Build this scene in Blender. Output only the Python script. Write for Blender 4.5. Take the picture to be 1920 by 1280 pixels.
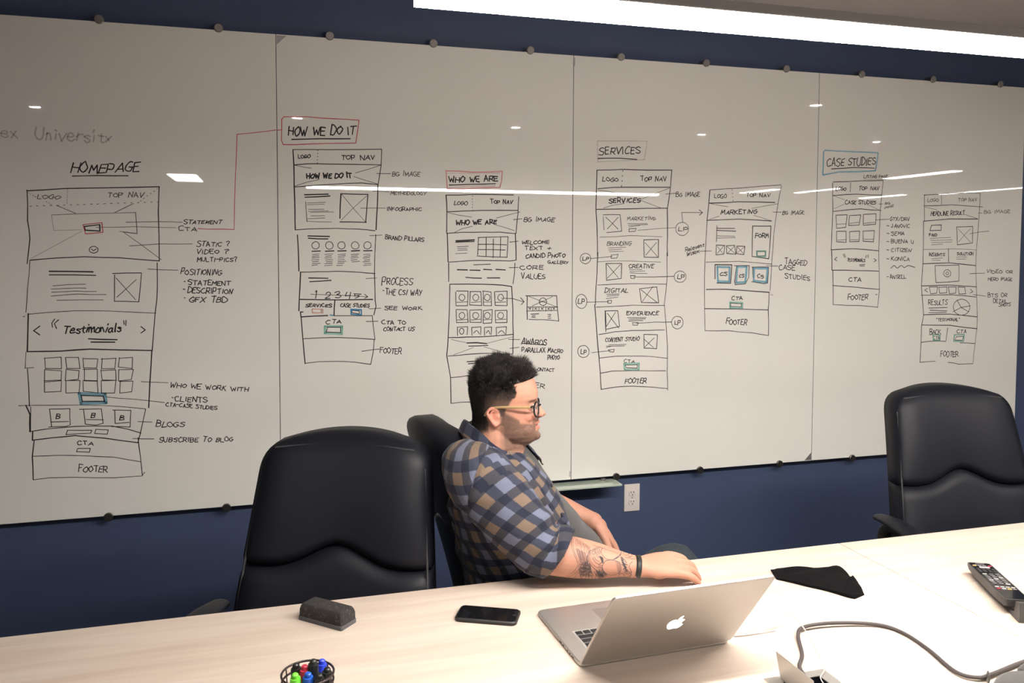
import bpy, bmesh, math, random
from mathutils import Vector, Matrix, Quaternion, noise
from mathutils.bvhtree import BVHTree
random.seed(11)
for o in list(bpy.data.objects): bpy.data.objects.remove(o)
sc = bpy.context.scene
COL = sc.collection
PI = math.pi
V = Vector

# ------------------------------------------------------------ camera
yaw, pitch, roll = .2817, .0505, .0028
fwd0 = V((math.sin(yaw), math.cos(yaw), 0)); rt0 = V((math.cos(yaw), -math.sin(yaw), 0))
fw = fwd0*math.cos(pitch) - V((0, 0, 1))*math.sin(pitch)
up0 = V((0, 0, 1))*math.cos(pitch) + fwd0*math.sin(pitch)
rt = rt0*math.cos(roll) + up0*math.sin(roll)
up = up0*math.cos(roll) - rt0*math.sin(roll)
cam = bpy.data.objects.new('camera', bpy.data.cameras.new('camera'))
COL.objects.link(cam)
M = Matrix((rt, up, -fw)).transposed().to_4x4(); M.translation = V((0, 0, 1.605))
cam.matrix_world = M
cam.data.sensor_width = 36; cam.data.lens = 29.25
cam.data.shift_y = -.0497; cam.data.clip_start = .02
sc.camera = cam
EYE = V((0, 0, 1.605))

# ------------------------------------------------------------ world, exposure
w = bpy.data.worlds.new('world'); sc.world = w; w.use_nodes = True
w.node_tree.nodes['Background'].inputs[0].default_value = (.9, .93, 1, 1)
w.node_tree.nodes['Background'].inputs[1].default_value = .02
sc.view_settings.view_transform = 'Standard'; sc.view_settings.look = 'None'
sc.view_settings.exposure = .12; sc.view_settings.gamma = 1
sc.view_settings.use_curve_mapping = False
L_STRIP, L_UP, L_DOWN, L_FAR = 116, 6, 700, 60     # luminance of the lamps (strip below, strip above, recessed squares, office strips)
LIGHT = (1, .93, .86)

# ------------------------------------------------------------ helpers
def mat(name, col, rough=.5, metal=0, spec=.5, coat=0, coatr=.03, emit=None, es=0, alpha=1, bump=0, bscale=200, sss=0, trans=0, sheen=0):
    m = bpy.data.materials.new(name); m.use_nodes = True
    nt = m.node_tree; b = nt.nodes['Principled BSDF']; I = b.inputs
    I['Base Color'].default_value = (*col, 1); I['Roughness'].default_value = rough; I['Metallic'].default_value = metal
    I['Specular IOR Level'].default_value = spec
    I['Coat Weight'].default_value = coat; I['Coat Roughness'].default_value = coatr
    if emit: I['Emission Color'].default_value = (*emit, 1); I['Emission Strength'].default_value = es
    I['Alpha'].default_value = alpha
    I['Transmission Weight'].default_value = trans
    I['Sheen Weight'].default_value = sheen
    if sss: I['Subsurface Weight'].default_value = sss; I['Subsurface Radius'].default_value = (.01, .004, .002); I['Subsurface Scale'].default_value = 1
    if bump:
        n = nt.nodes.new('ShaderNodeTexNoise'); n.inputs['Scale'].default_value = bscale; n.inputs['Detail'].default_value = 4
        tc = nt.nodes.new('ShaderNodeTexCoord'); nt.links.new(tc.outputs['Object'], n.inputs['Vector'])
        bp = nt.nodes.new('ShaderNodeBump'); bp.inputs['Strength'].default_value = bump; bp.inputs['Distance'].default_value = .002
        nt.links.new(n.outputs['Fac'], bp.inputs['Height']); nt.links.new(bp.outputs['Normal'], I['Normal'])
    return m
def nodes(m): return m.node_tree, m.node_tree.nodes['Principled BSDF']
def srgb(r, g, b): return tuple(((c/255+.055)/1.055)**2.4 if c > 10 else c/255/12.92 for c in (r, g, b))

def tag(o, label=None, cat=None, group=None, kind=None):
    if label: o['label'] = label
    if cat: o['category'] = cat
    if group: o['group'] = group
    if kind: o['kind'] = kind
    return o
def obj(name, bm, m, parent=None, smooth=None):
    if isinstance(bm, bmesh.types.BMesh):
        me = bpy.data.meshes.new(name); bmesh.ops.recalc_face_normals(bm, faces=bm.faces); bm.to_mesh(me); bm.free()
    else: me = bm
    for mm in (m if isinstance(m, (list, tuple)) else [m]):
        me.materials.append(mm)
    if smooth is not None:
        for p in me.polygons: p.use_smooth = True
        if smooth < 3: me.set_sharp_from_angle(angle=smooth)
    o = bpy.data.objects.new(name, me); COL.objects.link(o)
    if parent: o.parent = parent
    return o
def empty(name, loc=(0, 0, 0), rz=0):
    o = bpy.data.objects.new(name, None); COL.objects.link(o); o.location = loc; o.rotation_euler = (0, 0, rz)
    o.empty_display_size = .1
    return o
def BM(): return bmesh.new()
def bx(bm, x0, x1, y0, y1, z0, z1, bev=0, seg=2, M4=None):
    vs = [bm.verts.new((x, y, z)) for x in (x0, x1) for y in (y0, y1) for z in (z0, z1)]
    fs = [bm.faces.new([vs[i] for i in q]) for q in ((0, 1, 3, 2), (4, 6, 7, 5), (0, 4, 5, 1), (2, 3, 7, 6), (0, 2, 6, 4), (1, 5, 7, 3))]
    if bev:
        es = list({e for f in fs for e in f.edges})
        r = bmesh.ops.bevel(bm, geom=es, offset=bev, segments=seg, affect='EDGES', profile=.6)
        vs = [v for v in r['verts']] + [v for v in vs if v.is_valid]
    vs = list({v for v in vs if v.is_valid})
    if M4 is not None: bmesh.ops.transform(bm, matrix=M4, verts=vs)
    return vs
def box(name, dims, m, parent=None, bev=0, seg=2, smooth=None):
    b = BM(); bx(b, *dims, bev=bev, seg=seg); return obj(name, b, m, parent, smooth)
def cyl(bm, p0, p1, r0, r1=None, n=16, cap=True):
    p0, p1 = V(p0), V(p1); r1 = r0 if r1 is None else r1
    d = (p1-p0).normalized(); a = d.orthogonal().normalized(); b = d.cross(a)
    R = [[bm.verts.new(p+(a*math.cos(t*2*PI/n)+b*math.sin(t*2*PI/n))*r) for t in range(n)] for p, r in ((p0, r0), (p1, r1))]
    for i in range(n): bm.faces.new((R[0][i], R[0][(i+1) % n], R[1][(i+1) % n], R[1][i]))
    if cap: bm.faces.new(R[0]); bm.faces.new(R[1])
def loft(bm, rings, cap=True):
    R = [[bm.verts.new(p) for p in r] for r in rings]
    n = len(R[0])
    for a, b in zip(R, R[1:]):
        for i in range(n): bm.faces.new((a[i], a[(i+1) % n], b[(i+1) % n], b[i]))
    if cap:
        for r in (R[0], R[-1]):
            bm.faces.new(r)
    return R
def cr(pts, k=6, closed=False):
    """Catmull-Rom resample; works on tuples of any length"""
    pts = [tuple(p) for p in pts]; n = len(pts); out = []
    for i in range(n if closed else n-1):
        P = [pts[(i+j) % n] if closed else pts[min(max(i+j, 0), n-1)] for j in (-1, 0, 1, 2)]
        for s in range(k):
            t = s/k
            out.append(tuple(.5*((2*b)+(-a+c)*t+(2*a-5*b+4*c-d)*t*t+(-a+3*b-3*c+d)*t**3) for a, b, c, d in zip(*P)))
    if not closed: out.append(pts[-1])
    return out
def tube(bm, pts, r, n=10, up=None, sub=5, closed=False):
    """pts: [(x,y,z)] with r: number or list of (ra, rb); ra lies along side, rb along up"""
    rr = [(r, r) if not isinstance(r, (list, tuple)) else (q if isinstance(q, tuple) else (q, q)) for q in (r if isinstance(r, (list, tuple)) else [r]*len(pts))]
    D = [tuple(p)+rr[i] for i, p in enumerate(pts)]
    D = cr(D, sub, closed) if sub > 1 else D
    P = [V(d[:3]) for d in D]; m = len(P)
    rings = []; u = V(up) if up is not None else None
    for i in range(m):
        t = (P[(i+1) % m]-P[i-1]) if closed else (P[min(i+1, m-1)]-P[max(i-1, 0)])
        t.normalize()
        if u is None: u = t.orthogonal()
        u2 = (V(up) if up is not None else u); u2 = (u2-t*u2.dot(t)).normalized(); u = u2
        s = t.cross(u2)
        rings.append([P[i]+s*math.cos(a*2*PI/n)*D[i][3]+u2*math.sin(a*2*PI/n)*D[i][4] for a in range(n)])
    if closed:
        R = [[bm.verts.new(p) for p in q] for q in rings]
        for i in range(m):
            a, b = R[i], R[(i+1) % m]
            for j in range(n): bm.faces.new((a[j], a[(j+1) % n], b[(j+1) % n], b[j]))
    else:
        # rounded ends
        def end(i, sgn):
            t = (P[i]-P[i-sgn if sgn > 0 else i+1]).normalized() if sgn > 0 else (P[0]-P[1]).normalized()
            base = rings[i]; c = P[i]; rad = min(D[i][3], D[i][4]); out = []
            for k in (1, 2, 3):
                f = math.cos(k*PI/6.6); h = math.sin(k*PI/6.6)*rad
                out.append([c+(p-c)*f+t*h for p in base])
            return out
        e1 = end(m-1, 1); e0 = end(0, -1)
        loft(bm, e0[::-1]+rings+e1)
def ell(bm, c, r, R=None, n=20):
    res = bmesh.ops.create_uvsphere(bm, u_segments=n, v_segments=n//2+2, radius=1)
    Mx = Matrix.Translation(V(c)) @ ((R.to_4x4() if R is not None else Matrix())) @ Matrix.Diagonal((*r, 1))
    bmesh.ops.transform(bm, matrix=Mx, verts=res['verts'])
    return res['verts']
def remesh(bm, vox, smooth=2, fac=.5):
    me = bpy.data.meshes.new('tmp'); bmesh.ops.recalc_face_normals(bm, faces=bm.faces); bm.to_mesh(me); bm.free()
    o = bpy.data.objects.new('tmp', me); COL.objects.link(o)
    md = o.modifiers.new('r', 'REMESH'); md.mode = 'VOXEL'; md.voxel_size = vox
    if smooth: s = o.modifiers.new('s', 'SMOOTH'); s.iterations = smooth; s.factor = fac
    dg = bpy.context.evaluated_depsgraph_get()
    out = bpy.data.meshes.new_from_object(o.evaluated_get(dg))
    bpy.data.objects.remove(o)
    return out
def copy_tree(o, parent=None):
    c = o.copy(); COL.objects.link(c); c.parent = parent
    for ch in o.children: copy_tree(ch, c)
    return c

# ------------------------------------------------------------ setting
BY = 3.3766                       # face of the glass boards
WY = BY+.045                      # blue wall
CZ = 2.62
m_blue = mat('blue_wall_paint', srgb(66, 79, 110), .55, bump=.15, bscale=260)
m_white = mat('white_paint', (.62, .6, .57), .8)
m_ceil = mat('ceiling_paint', (.40, .37, .36), .9)
m_grey = mat('grey_wall_paint', (.32, .31, .3), .8)
m_carpet = mat('grey_carpet', (.08, .08, .085), 1, bump=1, bscale=500)
XL, XR, YN = -3.4, 12.2, -8.6
def st(name, dims, m): return tag(box(name, dims, m), kind='structure')
st('floor', (XL-.1, XR+.1, YN-.1, WY+.12, -.1, 0), m_carpet)
st('ceiling', (XL-.1, XR+.1, YN-.1, WY+.12, CZ, CZ+.1), m_ceil)
st('wall_far', (XL-.1, XR+.1, WY, WY+.12, 0, CZ), m_blue)
st('wall_left', (XL-.1, XL, YN, WY, 0, CZ), m_grey)
st('wall_right', (XR, XR+.1, YN, WY, 0, CZ), m_grey)
st('wall_near', (XL, XR, YN-.1, YN, 0, CZ), m_grey)
m_base = mat('dark_baseboard', (.03, .03, .035), .5)
st('baseboard_far', (XL, XR, WY-.012, WY, 0, .1), m_base)

# recessed square downlights in a row, and one near the boards
m_trim = mat('white_trim', (.75, .74, .72), .5)
m_dl = mat('downlight_lens', (0, 0, 0), emit=LIGHT, es=L_DOWN)
def downlight(x, y, label):
    t = empty('downlight', (x, y, CZ)); tag(t, label, 'ceiling light', 'square downlights in the ceiling')
    b = BM()
    for q in ((-.055, .055, -.055, -.036), (-.055, .055, .036, .055), (-.055, -.036, -.036, .036), (.036, .055, -.036, .036)): bx(b, *q, -.005, .001)
    obj('trim_ring', b, m_trim, t)
    box('lens', (-.036, .036, -.036, .036, -.0006, .001), m_dl, t)
downlight(-1.63, -.05, 'square recessed downlight mirrored high on the leftmost glass board')
downlight(.21, -.02, 'square recessed downlight mirrored above the How We Do It heading')
downlight(1.98, 0, 'square recessed downlight mirrored above the Who We Are sketch')
downlight(3.68, .07, 'square recessed downlight mirrored above the Marketing sketch')
downlight(3.70, 1.66, 'square recessed downlight closest to the boards, mirrored at the last seam')
downlight(5.5, .1, 'square recessed downlight farthest right in the row over the table')

# office strip lights, seen only as reflections in the glass
m_far = mat('office_lamp', (0, 0, 0), emit=LIGHT, es=L_FAR)
m_alu = mat('lamp_aluminium', (.6, .6, .6), .35, 1)
def strip(x0, x1, y0, y1, label):
    t = empty('strip_light', ((x0+x1)/2, (y0+y1)/2, CZ)); tag(t, label, 'ceiling light', 'strip lights over the open office')
    hx, hy = (x1-x0)/2, (y1-y0)/2
    box('housing', (-hx-.012, hx+.012, -hy-.012, hy+.012, -.03, 0), m_alu, t)
    box('diffuser', (-hx, hx, -hy, hy, -.04, -.028), m_far, t)
strip(8.15, 8.3, -2.95, -1.72, 'office strip light mirrored brightest, beside the Case Studies heading')
strip(7.9, 8.05, -6.2, -5.2, 'office strip light mirrored across the top of the Marketing sketch')
strip(8.75, 8.85, -5.85, -4.7, 'office strip light mirrored between the Marketing and Case Studies sketches')
strip(10.85, 10.98, -6.8, -5.7, 'office strip light mirrored across the Case Studies sketch')
strip(11.4, 11.46, -5.4, -3.6, 'office strip light mirrored at the top of the last sketch')
# lit panel behind the camera, mirrored beside the HOMEPAGE heading
t = empty('panel_light', (-1.22, -6.0, CZ)); tag(t, 'square ceiling panel lamp mirrored beside the HOMEPAGE heading', 'ceiling light')
box('housing', (-.27, .27, -.62, .62, -.02, 0), m_alu, t); box('diffuser', (-.12, .25, -.6, .6, -.03, -.018), m_far, t)

# pendant strip lamp over the table
m_strip = mat('pendant_diffuser', (0, 0, 0), emit=LIGHT, es=L_STRIP)
m_stripup = mat('pendant_top_diffuser', (0, 0, 0), emit=LIGHT, es=L_UP)
pend = empty('pendant_lamp', (1.44, 1.283, 1.985)); tag(pend, 'long glowing white linear pendant lamp hanging over the table', 'lamp')
b = BM(); bx(b, -1.222, 1.222, -.0435, .0435, .012, .030, .002); obj('housing', b, mat('grey_lamp_housing', (.22, .2, .19), .7), pend)
box('diffuser', (-1.219, 1.219, -.042, .042, 0, .0125), m_strip, pend)
box('top_diffuser', (-1.2, 1.2, -.03, .03, .0300, .032), m_stripup, pend)
m_wire = mat('steel_wire', (.5, .5, .5), .3, 1)
for x in (-1, 1):
    b = BM(); cyl(b, (x, 0, .03), (x, 0, CZ-1.985-.02), .0012, n=6); obj('suspension_wire', b, m_wire, pend)
    b = BM(); cyl(b, (x, 0, CZ-1.985-.025), (x, 0, CZ-1.985), .04, n=20); obj('ceiling_rose', b, m_trim, pend)
STROKES = """
A|k|2.2|0|-693,1864 -609,1868 -506,1870
A|k|2.4|0|-842,1808 -725,1818 -585,1824 -400,1832
A|k|2.2|0|-842,1810 -842,1700 -836,1635 -847,1546
A|k|2.2|0|-400,1832 -405,1739 -404,1556
A|g|1.3|0|-833,1752 -828,1753
A|g|1.3|0|-812,1754 -807,1754
A|g|1.3|0|-790,1755 -785,1755
A|g|1.3|0|-768,1756 -763,1756
A|g|1.3|0|-746,1757 -741,1757
A|g|1.3|0|-724,1758 -719,1758
A|g|1.3|0|-702,1759 -697,1760
A|g|1.3|0|-680,1761 -675,1761
A|g|1.3|0|-658,1762 -652,1762
A|g|1.3|0|-635,1763 -630,1763
A|g|1.3|0|-613,1764 -608,1764
A|g|1.3|0|-590,1765 -585,1766
A|g|1.3|0|-568,1767 -562,1767
A|g|1.3|0|-545,1768 -540,1768
A|g|1.3|0|-522,1769 -517,1769
A|g|1.3|0|-499,1770 -494,1771
A|g|1.3|0|-476,1771 -471,1772
A|g|1.3|0|-453,1773 -448,1773
A|g|1.3|0|-430,1774 -425,1774
A|g|1.3|0|-407,1775 -401,1775
A|g|1.1|0|-710,1817 -710,1815
A|g|1.1|0|-710,1810 -710,1808
A|g|1.1|0|-711,1803 -711,1801
A|g|1.1|0|-711,1796 -711,1794
A|g|1.1|0|-711,1788 -712,1787
A|g|1.1|0|-712,1781 -712,1780
A|g|1.1|0|-712,1774 -712,1773
A|g|1.1|0|-713,1767 -713,1765
A|g|1.3|0|-837,1800 -836,1799
A|g|1.3|0|-830,1795 -829,1795
A|g|1.3|0|-823,1791 -821,1790
A|g|1.3|0|-816,1787 -814,1786
A|g|1.3|0|-406,1826 -408,1824
A|g|1.3|0|-417,1816 -420,1814
A|g|1.3|0|-429,1807 -431,1805
A|g|1.3|0|-441,1798 -443,1796
A|g|1.3|0|-452,1789 -455,1787
A|g|1.3|0|-464,1780 -466,1778
A|g|1.3|0|-780,1770 -779,1769
A|g|1.3|0|-774,1766 -773,1765
A|g|1.3|0|-768,1762 -767,1761
A|g|1.3|0|-763,1758 -762,1757
A|g|1.3|0|-748,1757 -685,1729
A|g|1.3|0|-490,1768 -553,1734
A|g|1.1|0|-764,1722 -627,1730 -483,1735 -479,1657 -538,1664
A|f2|0.9|0|-764,1722 -759,1666 -666,1669
A|f2|0.9|0|-835,1564 -666,1664
A|g|1.2|0|-527,1662 -462,1612 -397,1560
A|g|1.5|0|-483,1735 -479,1657 -527,1662
A|k|2.6|0|-657,1682 -606,1688 -605,1665 -655,1668 -657,1682
A|g|1.3|0|-516,1698 -403,1702 -321,1700
A|g|1.0|0|-618,1679 -486,1682 -343,1679
A|g|1.3|0|-505,1611 -404,1618 -287,1619
A|k|1.6|1|-626,1584 -636,1586 -642,1592 -641,1601 -635,1607 -624,1608 -616,1604 -613,1596 -617,1588 -626,1584
A|k|1.6|0|-636,1599 -629,1593 -620,1599
A|k|2.2|0|-838,1558 -750,1566 -661,1570 -540,1566 -404,1554
A|k|1.3|0|-838,1557 -847,1462 -856,1369
A|k|1.9|0|-412,1548 -412,1486 -416,1406 -422,1358
A|k|3.0|0|-776,1517 -632,1514
A|k|2.4|0|-776,1505 -623,1502
A|k|1.2|0|-766,1465 -713,1469 -658,1469
A|k|1.2|0|-771,1453 -718,1455 -656,1455
A|k|1.2|0|-770,1441 -693,1444 -621,1442
A|k|1.2|0|-772,1427 -684,1434 -588,1430
A|k|1.2|0|-753,1411 -599,1411
A|k|1.7|0|-565,1508 -467,1510 -478,1402 -562,1405 -559,1503
A|k|1.3|0|-554,1492 -489,1410
A|k|1.3|0|-486,1485 -553,1421
A|k|1.3|0|-445,1524 -339,1520
A|k|2.2|0|-318,1477 -315,1476
A|k|2.2|0|-322,1448 -316,1447
A|k|2.2|0|-319,1415 -316,1414
A|k|1.3|0|-848,1362 -779,1368 -695,1372 -569,1368 -419,1358
A|k|2.9|0|-848,1364 -855,1227
A|k|2.2|0|-422,1357 -435,1217
A|k|2.9|0|-855,1226 -748,1225 -648,1229 -435,1217
A|k|1.5|0|-865,1354 -861,1354
A|k|2.3|0|-812,1318 -832,1302 -813,1286
A|k|2.3|0|-472,1309 -458,1295 -473,1284
A|k|2.0|0|-762,1343 -772,1329 -770,1313
A|k|2.0|0|-750,1340 -763,1326 -758,1308
A|k|2.0|0|-531,1332 -530,1318
A|k|2.0|0|-523,1333 -525,1314
A|k|3.0|0|-652,1267 -556,1262
A|k|3.0|0|-644,1255 -564,1252
A|k|1.2|0|-859,1225 -862,1165
A|k|1.2|0|-864,1166 -835,1167
A|k|1.9|0|-855,1164 -852,1027
A|k|2.9|0|-436,1217 -445,1095 -451,1001
A|k|1.5|0|-800,1201 -744,1202 -744,1160 -797,1163 -799,1201
A|k|1.5|0|-730,1201 -687,1199 -683,1158 -727,1160 -730,1200
A|k|1.5|0|-669,1195 -622,1192 -627,1158 -670,1160 -672,1197
A|k|1.5|0|-612,1191 -561,1192 -565,1153 -610,1155 -607,1194
A|k|1.5|0|-550,1192 -504,1193 -506,1152 -553,1159 -548,1194
A|k|1.5|0|-798,1158 -744,1152 -746,1118 -801,1118 -800,1159
A|k|1.5|0|-728,1156 -686,1151 -689,1118 -732,1115 -729,1157
A|k|1.5|0|-672,1155 -625,1154 -625,1109 -669,1112 -668,1156
A|k|1.5|0|-612,1148 -562,1149 -562,1109 -609,1113 -612,1151
A|k|1.5|0|-552,1149 -502,1148 -509,1110 -553,1107 -551,1150
A|k|1.5|0|-802,1113 -745,1116 -748,1076 -802,1075 -801,1120
A|k|1.5|0|-730,1115 -684,1114 -688,1069 -732,1069 -730,1115
A|k|1.5|0|-672,1114 -626,1111 -624,1065 -673,1073 -673,1113
A|k|1.5|0|-613,1110 -562,1109 -568,1062 -612,1064 -612,1106
A|k|1.5|0|-550,1104 -504,1104 -509,1064 -550,1061 -548,1107
A|k|2.4|0|-681,1059 -606,1052 -603,1032 -678,1035 -681,1059
A|k|1.3|0|-476,1101 -440,1097 -382,1093
A|k|2.0|0|-368,1037 -365,1034
A|k|1.2|0|-598,1048 -498,1035 -396,1018
A|k|1.3|0|-887,1030 -863,1030 -672,1022 -550,1010 -462,996
A|k|2.9|0|-863,1030 -851,996 -853,933
A|k|1.5|0|-848,1024 -850,933
A|k|1.8|0|-462,996 -482,902 -491,869
A|k|1.6|0|-787,1012 -720,1011 -720,950 -734,945 -791,946
A|k|1.6|0|-787,1012 -781,948
A|k|1.6|0|-781,964 -726,963
A|k|1.6|0|-688,1007 -614,1005 -609,950 -633,944 -669,950 -674,1007
A|k|1.6|0|-666,968 -608,963
A|k|1.6|0|-575,998 -513,993 -517,931 -580,936
A|k|1.6|0|-569,995 -568,947 -520,949
A|k|1.3|0|-489,950 -440,945
A|k|1.8|0|-853,933 -789,940 -704,944 -577,937 -526,923 -480,905
A|k|1.6|0|-729,931 -648,926 -652,915 -735,915 -729,931
A|k|1.6|0|-634,928 -592,924 -596,908 -638,913 -634,928
A|k|2.3|0|-845,901 -780,906 -705,909 -604,893 -488,869
A|k|2.8|0|-844,932 -845,901
A|k|2.3|0|-840,899 -847,841 -846,755
A|k|1.3|0|-509,887 -435,880
A|k|1.9|0|-490,889 -484,817 -478,742
A|k|1.6|0|-696,861 -655,859 -657,845 -701,849 -696,861
A|k|1.5|0|-846,842 -761,840 -676,832 -574,820 -482,796
A|k|1.4|0|-846,754 -793,758 -708,753 -576,742 -480,741 -469,755
Ar|r|1.8|0|-661,1688 -598,1696 -596,1661 -654,1654 -661,1688
Ar|r|1.5|0|-266,1677 -201,1676 -136,1675 -128,1869 -120,2038 -54,2047 23,2060
Ab|b|5.0|0|-687,1065 -601,1059 -598,1027 -682,1028 -687,1065
B|k|2.8|0|82,2027 192,2034 307,2038
B|k|1.7|0|85,1988 215,1992 431,2001
B|k|2.8|0|86,1987 89,1929 90,1844 92,1746 92,1676
B|k|1.9|0|431,2001 429,1939 416,1861
B|k|2.8|0|415,1857 412,1771 407,1679
B|k|1.5|0|181,1988 181,1986
B|k|1.5|0|181,1976 180,1974
B|k|1.5|0|180,1964 180,1962
B|k|1.5|0|179,1952 179,1949
B|k|1.5|0|179,1940 179,1937
B|k|2.0|0|90,1928 138,1934 215,1936 427,1938
B|g|1.2|0|94,1927 123,1921 155,1917
B|g|1.2|0|427,1937 327,1904
B|g|1.2|0|319,1890 363,1876 416,1861
B|g|1.2|0|93,1846 137,1862 185,1874
B|k|1.2|0|409,1904 467,1905
B|k|1.9|0|88,1843 175,1851 292,1862 351,1865 416,1860
B|k|3.2|0|129,1813 219,1818
B|k|2.9|0|131,1803 226,1810
B|k|1.4|0|132,1786 137,1708
B|g|1.1|0|138,1782 209,1785
B|g|1.1|0|138,1775 204,1777
B|g|1.1|0|142,1756 202,1758
B|g|1.1|0|142,1749 219,1752
B|g|1.1|0|151,1745 240,1748
B|g|1.1|0|151,1731 205,1732
B|g|1.1|0|138,1719 205,1723
B|g|1.1|0|136,1710 232,1708
B|k|2.3|0|268,1820 375,1820
B|k|2.3|0|375,1820 366,1708
B|k|2.3|0|264,1709 310,1709 368,1708
B|k|2.8|0|269,1820 264,1723
B|g|1.0|0|272,1818 319,1761 364,1710
B|g|1.0|0|370,1814 269,1715
B|k|1.2|0|346,1764 444,1766
B|g|1.2|0|393,1833 460,1832
B|k|1.9|0|92,1675 143,1679 251,1683 330,1681 403,1675
B|k|2.6|0|100,1656 104,1571 104,1514
B|k|1.8|0|405,1659 400,1504
B|k|2.9|0|140,1652 223,1651
B|k|2.9|0|142,1643 217,1641
B|k|1.3|0|381,1655 431,1657
B|k|1.5|1|160,1625 168,1630 178,1627 183,1619 182,1609 175,1602 165,1601 157,1607 155,1617 160,1626
B|k|2.9|0|155,1592 187,1593
B|k|1.2|0|156,1579 183,1581
B|k|1.2|0|156,1572 182,1574
B|k|1.2|0|155,1565 183,1567
B|k|1.2|0|152,1557 182,1559
B|k|1.2|0|156,1550 179,1552
B|k|1.2|0|156,1543 187,1545
B|k|1.2|0|154,1536 176,1538
B|k|1.5|1|231,1627 236,1618 235,1608 227,1601 217,1601 210,1608 208,1618 213,1627 222,1630 231,1627
B|k|2.9|0|207,1592 240,1594
B|k|1.2|0|204,1579 235,1581
B|k|1.2|0|207,1572 230,1574
B|k|1.2|0|204,1565 232,1567
B|k|1.2|0|207,1557 235,1559
B|k|1.2|0|209,1550 233,1552
B|k|1.2|0|203,1543 233,1545
B|k|1.2|0|203,1535 233,1537
B|k|1.5|1|281,1606 272,1601 263,1603 256,1610 256,1620 263,1628 273,1630 281,1625 284,1615 281,1606
B|k|2.9|0|255,1593 288,1594
B|k|1.2|0|256,1579 285,1581
B|k|1.2|0|256,1572 284,1574
B|k|1.2|0|256,1565 280,1567
B|k|1.2|0|255,1557 280,1559
B|k|1.2|0|256,1550 286,1552
B|k|1.2|0|253,1543 280,1545
B|k|1.2|0|250,1535 273,1537
B|k|1.5|1|310,1622 317,1629 327,1630 335,1624 338,1614 334,1605 325,1601 315,1603 309,1612 310,1622
B|k|2.9|0|308,1593 341,1595
B|k|1.2|0|307,1579 338,1581
B|k|1.2|0|308,1572 332,1574
B|k|1.2|0|306,1565 336,1567
B|k|1.2|0|307,1557 330,1559
B|k|1.2|0|310,1550 340,1552
B|k|1.5|1|385,1609 377,1602 367,1602 359,1608 358,1618 363,1627 372,1631 382,1627 387,1618 385,1608
B|k|2.9|0|357,1594 390,1595
B|k|1.2|0|356,1579 382,1581
B|k|1.2|0|358,1572 383,1574
B|k|1.2|0|354,1564 381,1567
B|k|1.2|0|359,1557 382,1559
B|k|1.2|0|353,1550 381,1552
B|k|1.2|0|358,1542 386,1544
B|k|1.2|0|355,1535 386,1537
B|k|1.9|0|109,1510 180,1511 252,1513 337,1508 402,1503
B|k|2.8|0|110,1510 104,1401 103,1358
B|k|2.3|0|400,1503 401,1396
B|k|2.9|0|142,1487 216,1485
B|k|2.9|0|146,1472 228,1477
B|k|1.3|0|366,1482 409,1485
B|k|2.0|0|434,1434 437,1433
B|k|1.1|0|148,1422 230,1418 371,1409
B|k|1.6|0|360,1419 373,1409 360,1403
B|k|2.8|0|106,1402 392,1398
B|k|2.9|0|242,1399 238,1336
B|k|2.0|0|402,1396 405,1370 396,1335
B|k|1.5|0|189,1361 188,1350
B|k|1.9|0|308,1355 338,1354 339,1341 310,1345 308,1355
B|k|1.2|0|373,1366 379,1360 424,1363
B|k|2.6|0|118,1353 108,1353 111,1332
B|k|2.9|0|111,1333 214,1337
B|k|1.6|0|240,1335 388,1333
B|k|2.7|0|111,1332 117,1248
B|k|1.7|0|389,1333 400,1236
B|k|1.9|0|212,1290 264,1289 263,1267 207,1270 212,1290
B|k|1.5|0|366,1309 412,1309
B|k|1.9|0|117,1247 250,1248 400,1236
B|k|2.7|0|117,1247 121,1194 125,1148
B|k|1.7|0|397,1236 393,1186 383,1135
B|k|1.7|0|125,1148 177,1153 249,1152 322,1146 383,1135
B|k|1.6|0|348,1189 418,1197
Br|r|1.8|0|45,2101 53,2113 140,2117 235,2114 342,2113 328,2022 215,2016 93,2007 50,2006 44,2024 45,2101
Br|r|1.6|0|30,2060 43,2062
Bb|b2|3.6|0|305,1360 346,1357 346,1337 306,1340 305,1360
Bb|t|4.2|0|203,1293 270,1291 268,1262 202,1266 203,1293
Bb|o|3.4|0|154,1363 195,1362 194,1347 155,1348 154,1363
Bb|b|2.5|0|223,1338 234,1337
C|k|2.6|0|707,1864 805,1870 904,1875
C|k|2.4|0|693,1823 805,1828 982,1830
C|k|2.7|0|694,1823 697,1757 696,1670
C|k|2.0|0|1006,1823 1002,1761
C|k|2.0|0|1003,1761 994,1668
C|k|1.5|0|805,1823 805,1820
C|k|1.5|0|805,1811 805,1808
C|k|1.5|0|805,1799 805,1797
C|k|1.5|0|805,1787 805,1785
C|k|1.5|0|805,1776 805,1773
C|k|1.5|0|805,1764 805,1761
C|k|2.3|0|698,1755 766,1759 845,1763 1000,1766
C|g|1.2|0|703,1751 747,1742 802,1735
C|g|1.2|0|1012,1759 908,1732
C|g|1.2|0|898,1705 986,1681
C|g|1.2|0|724,1668 759,1685 805,1697
C|k|1.4|0|983,1726 1019,1731
C|k|1.9|0|695,1666 766,1671 845,1673 924,1673 992,1668
C|k|2.7|0|699,1666 702,1549
C|k|2.7|0|991,1668 995,1556
C|k|3.6|0|735,1636 813,1640
C|k|2.8|0|735,1631 813,1634
C|g|1.4|0|741,1612 788,1614
C|g|1.4|0|743,1604 782,1605
C|g|1.4|0|743,1597 784,1598
C|g|1.4|0|733,1583 782,1585
C|k|2.0|0|829,1650 959,1654 955,1568
C|k|2.0|0|824,1573 884,1570 955,1568
C|k|2.0|0|831,1650 827,1579
C|k|2.0|0|864,1650 863,1572
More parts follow.
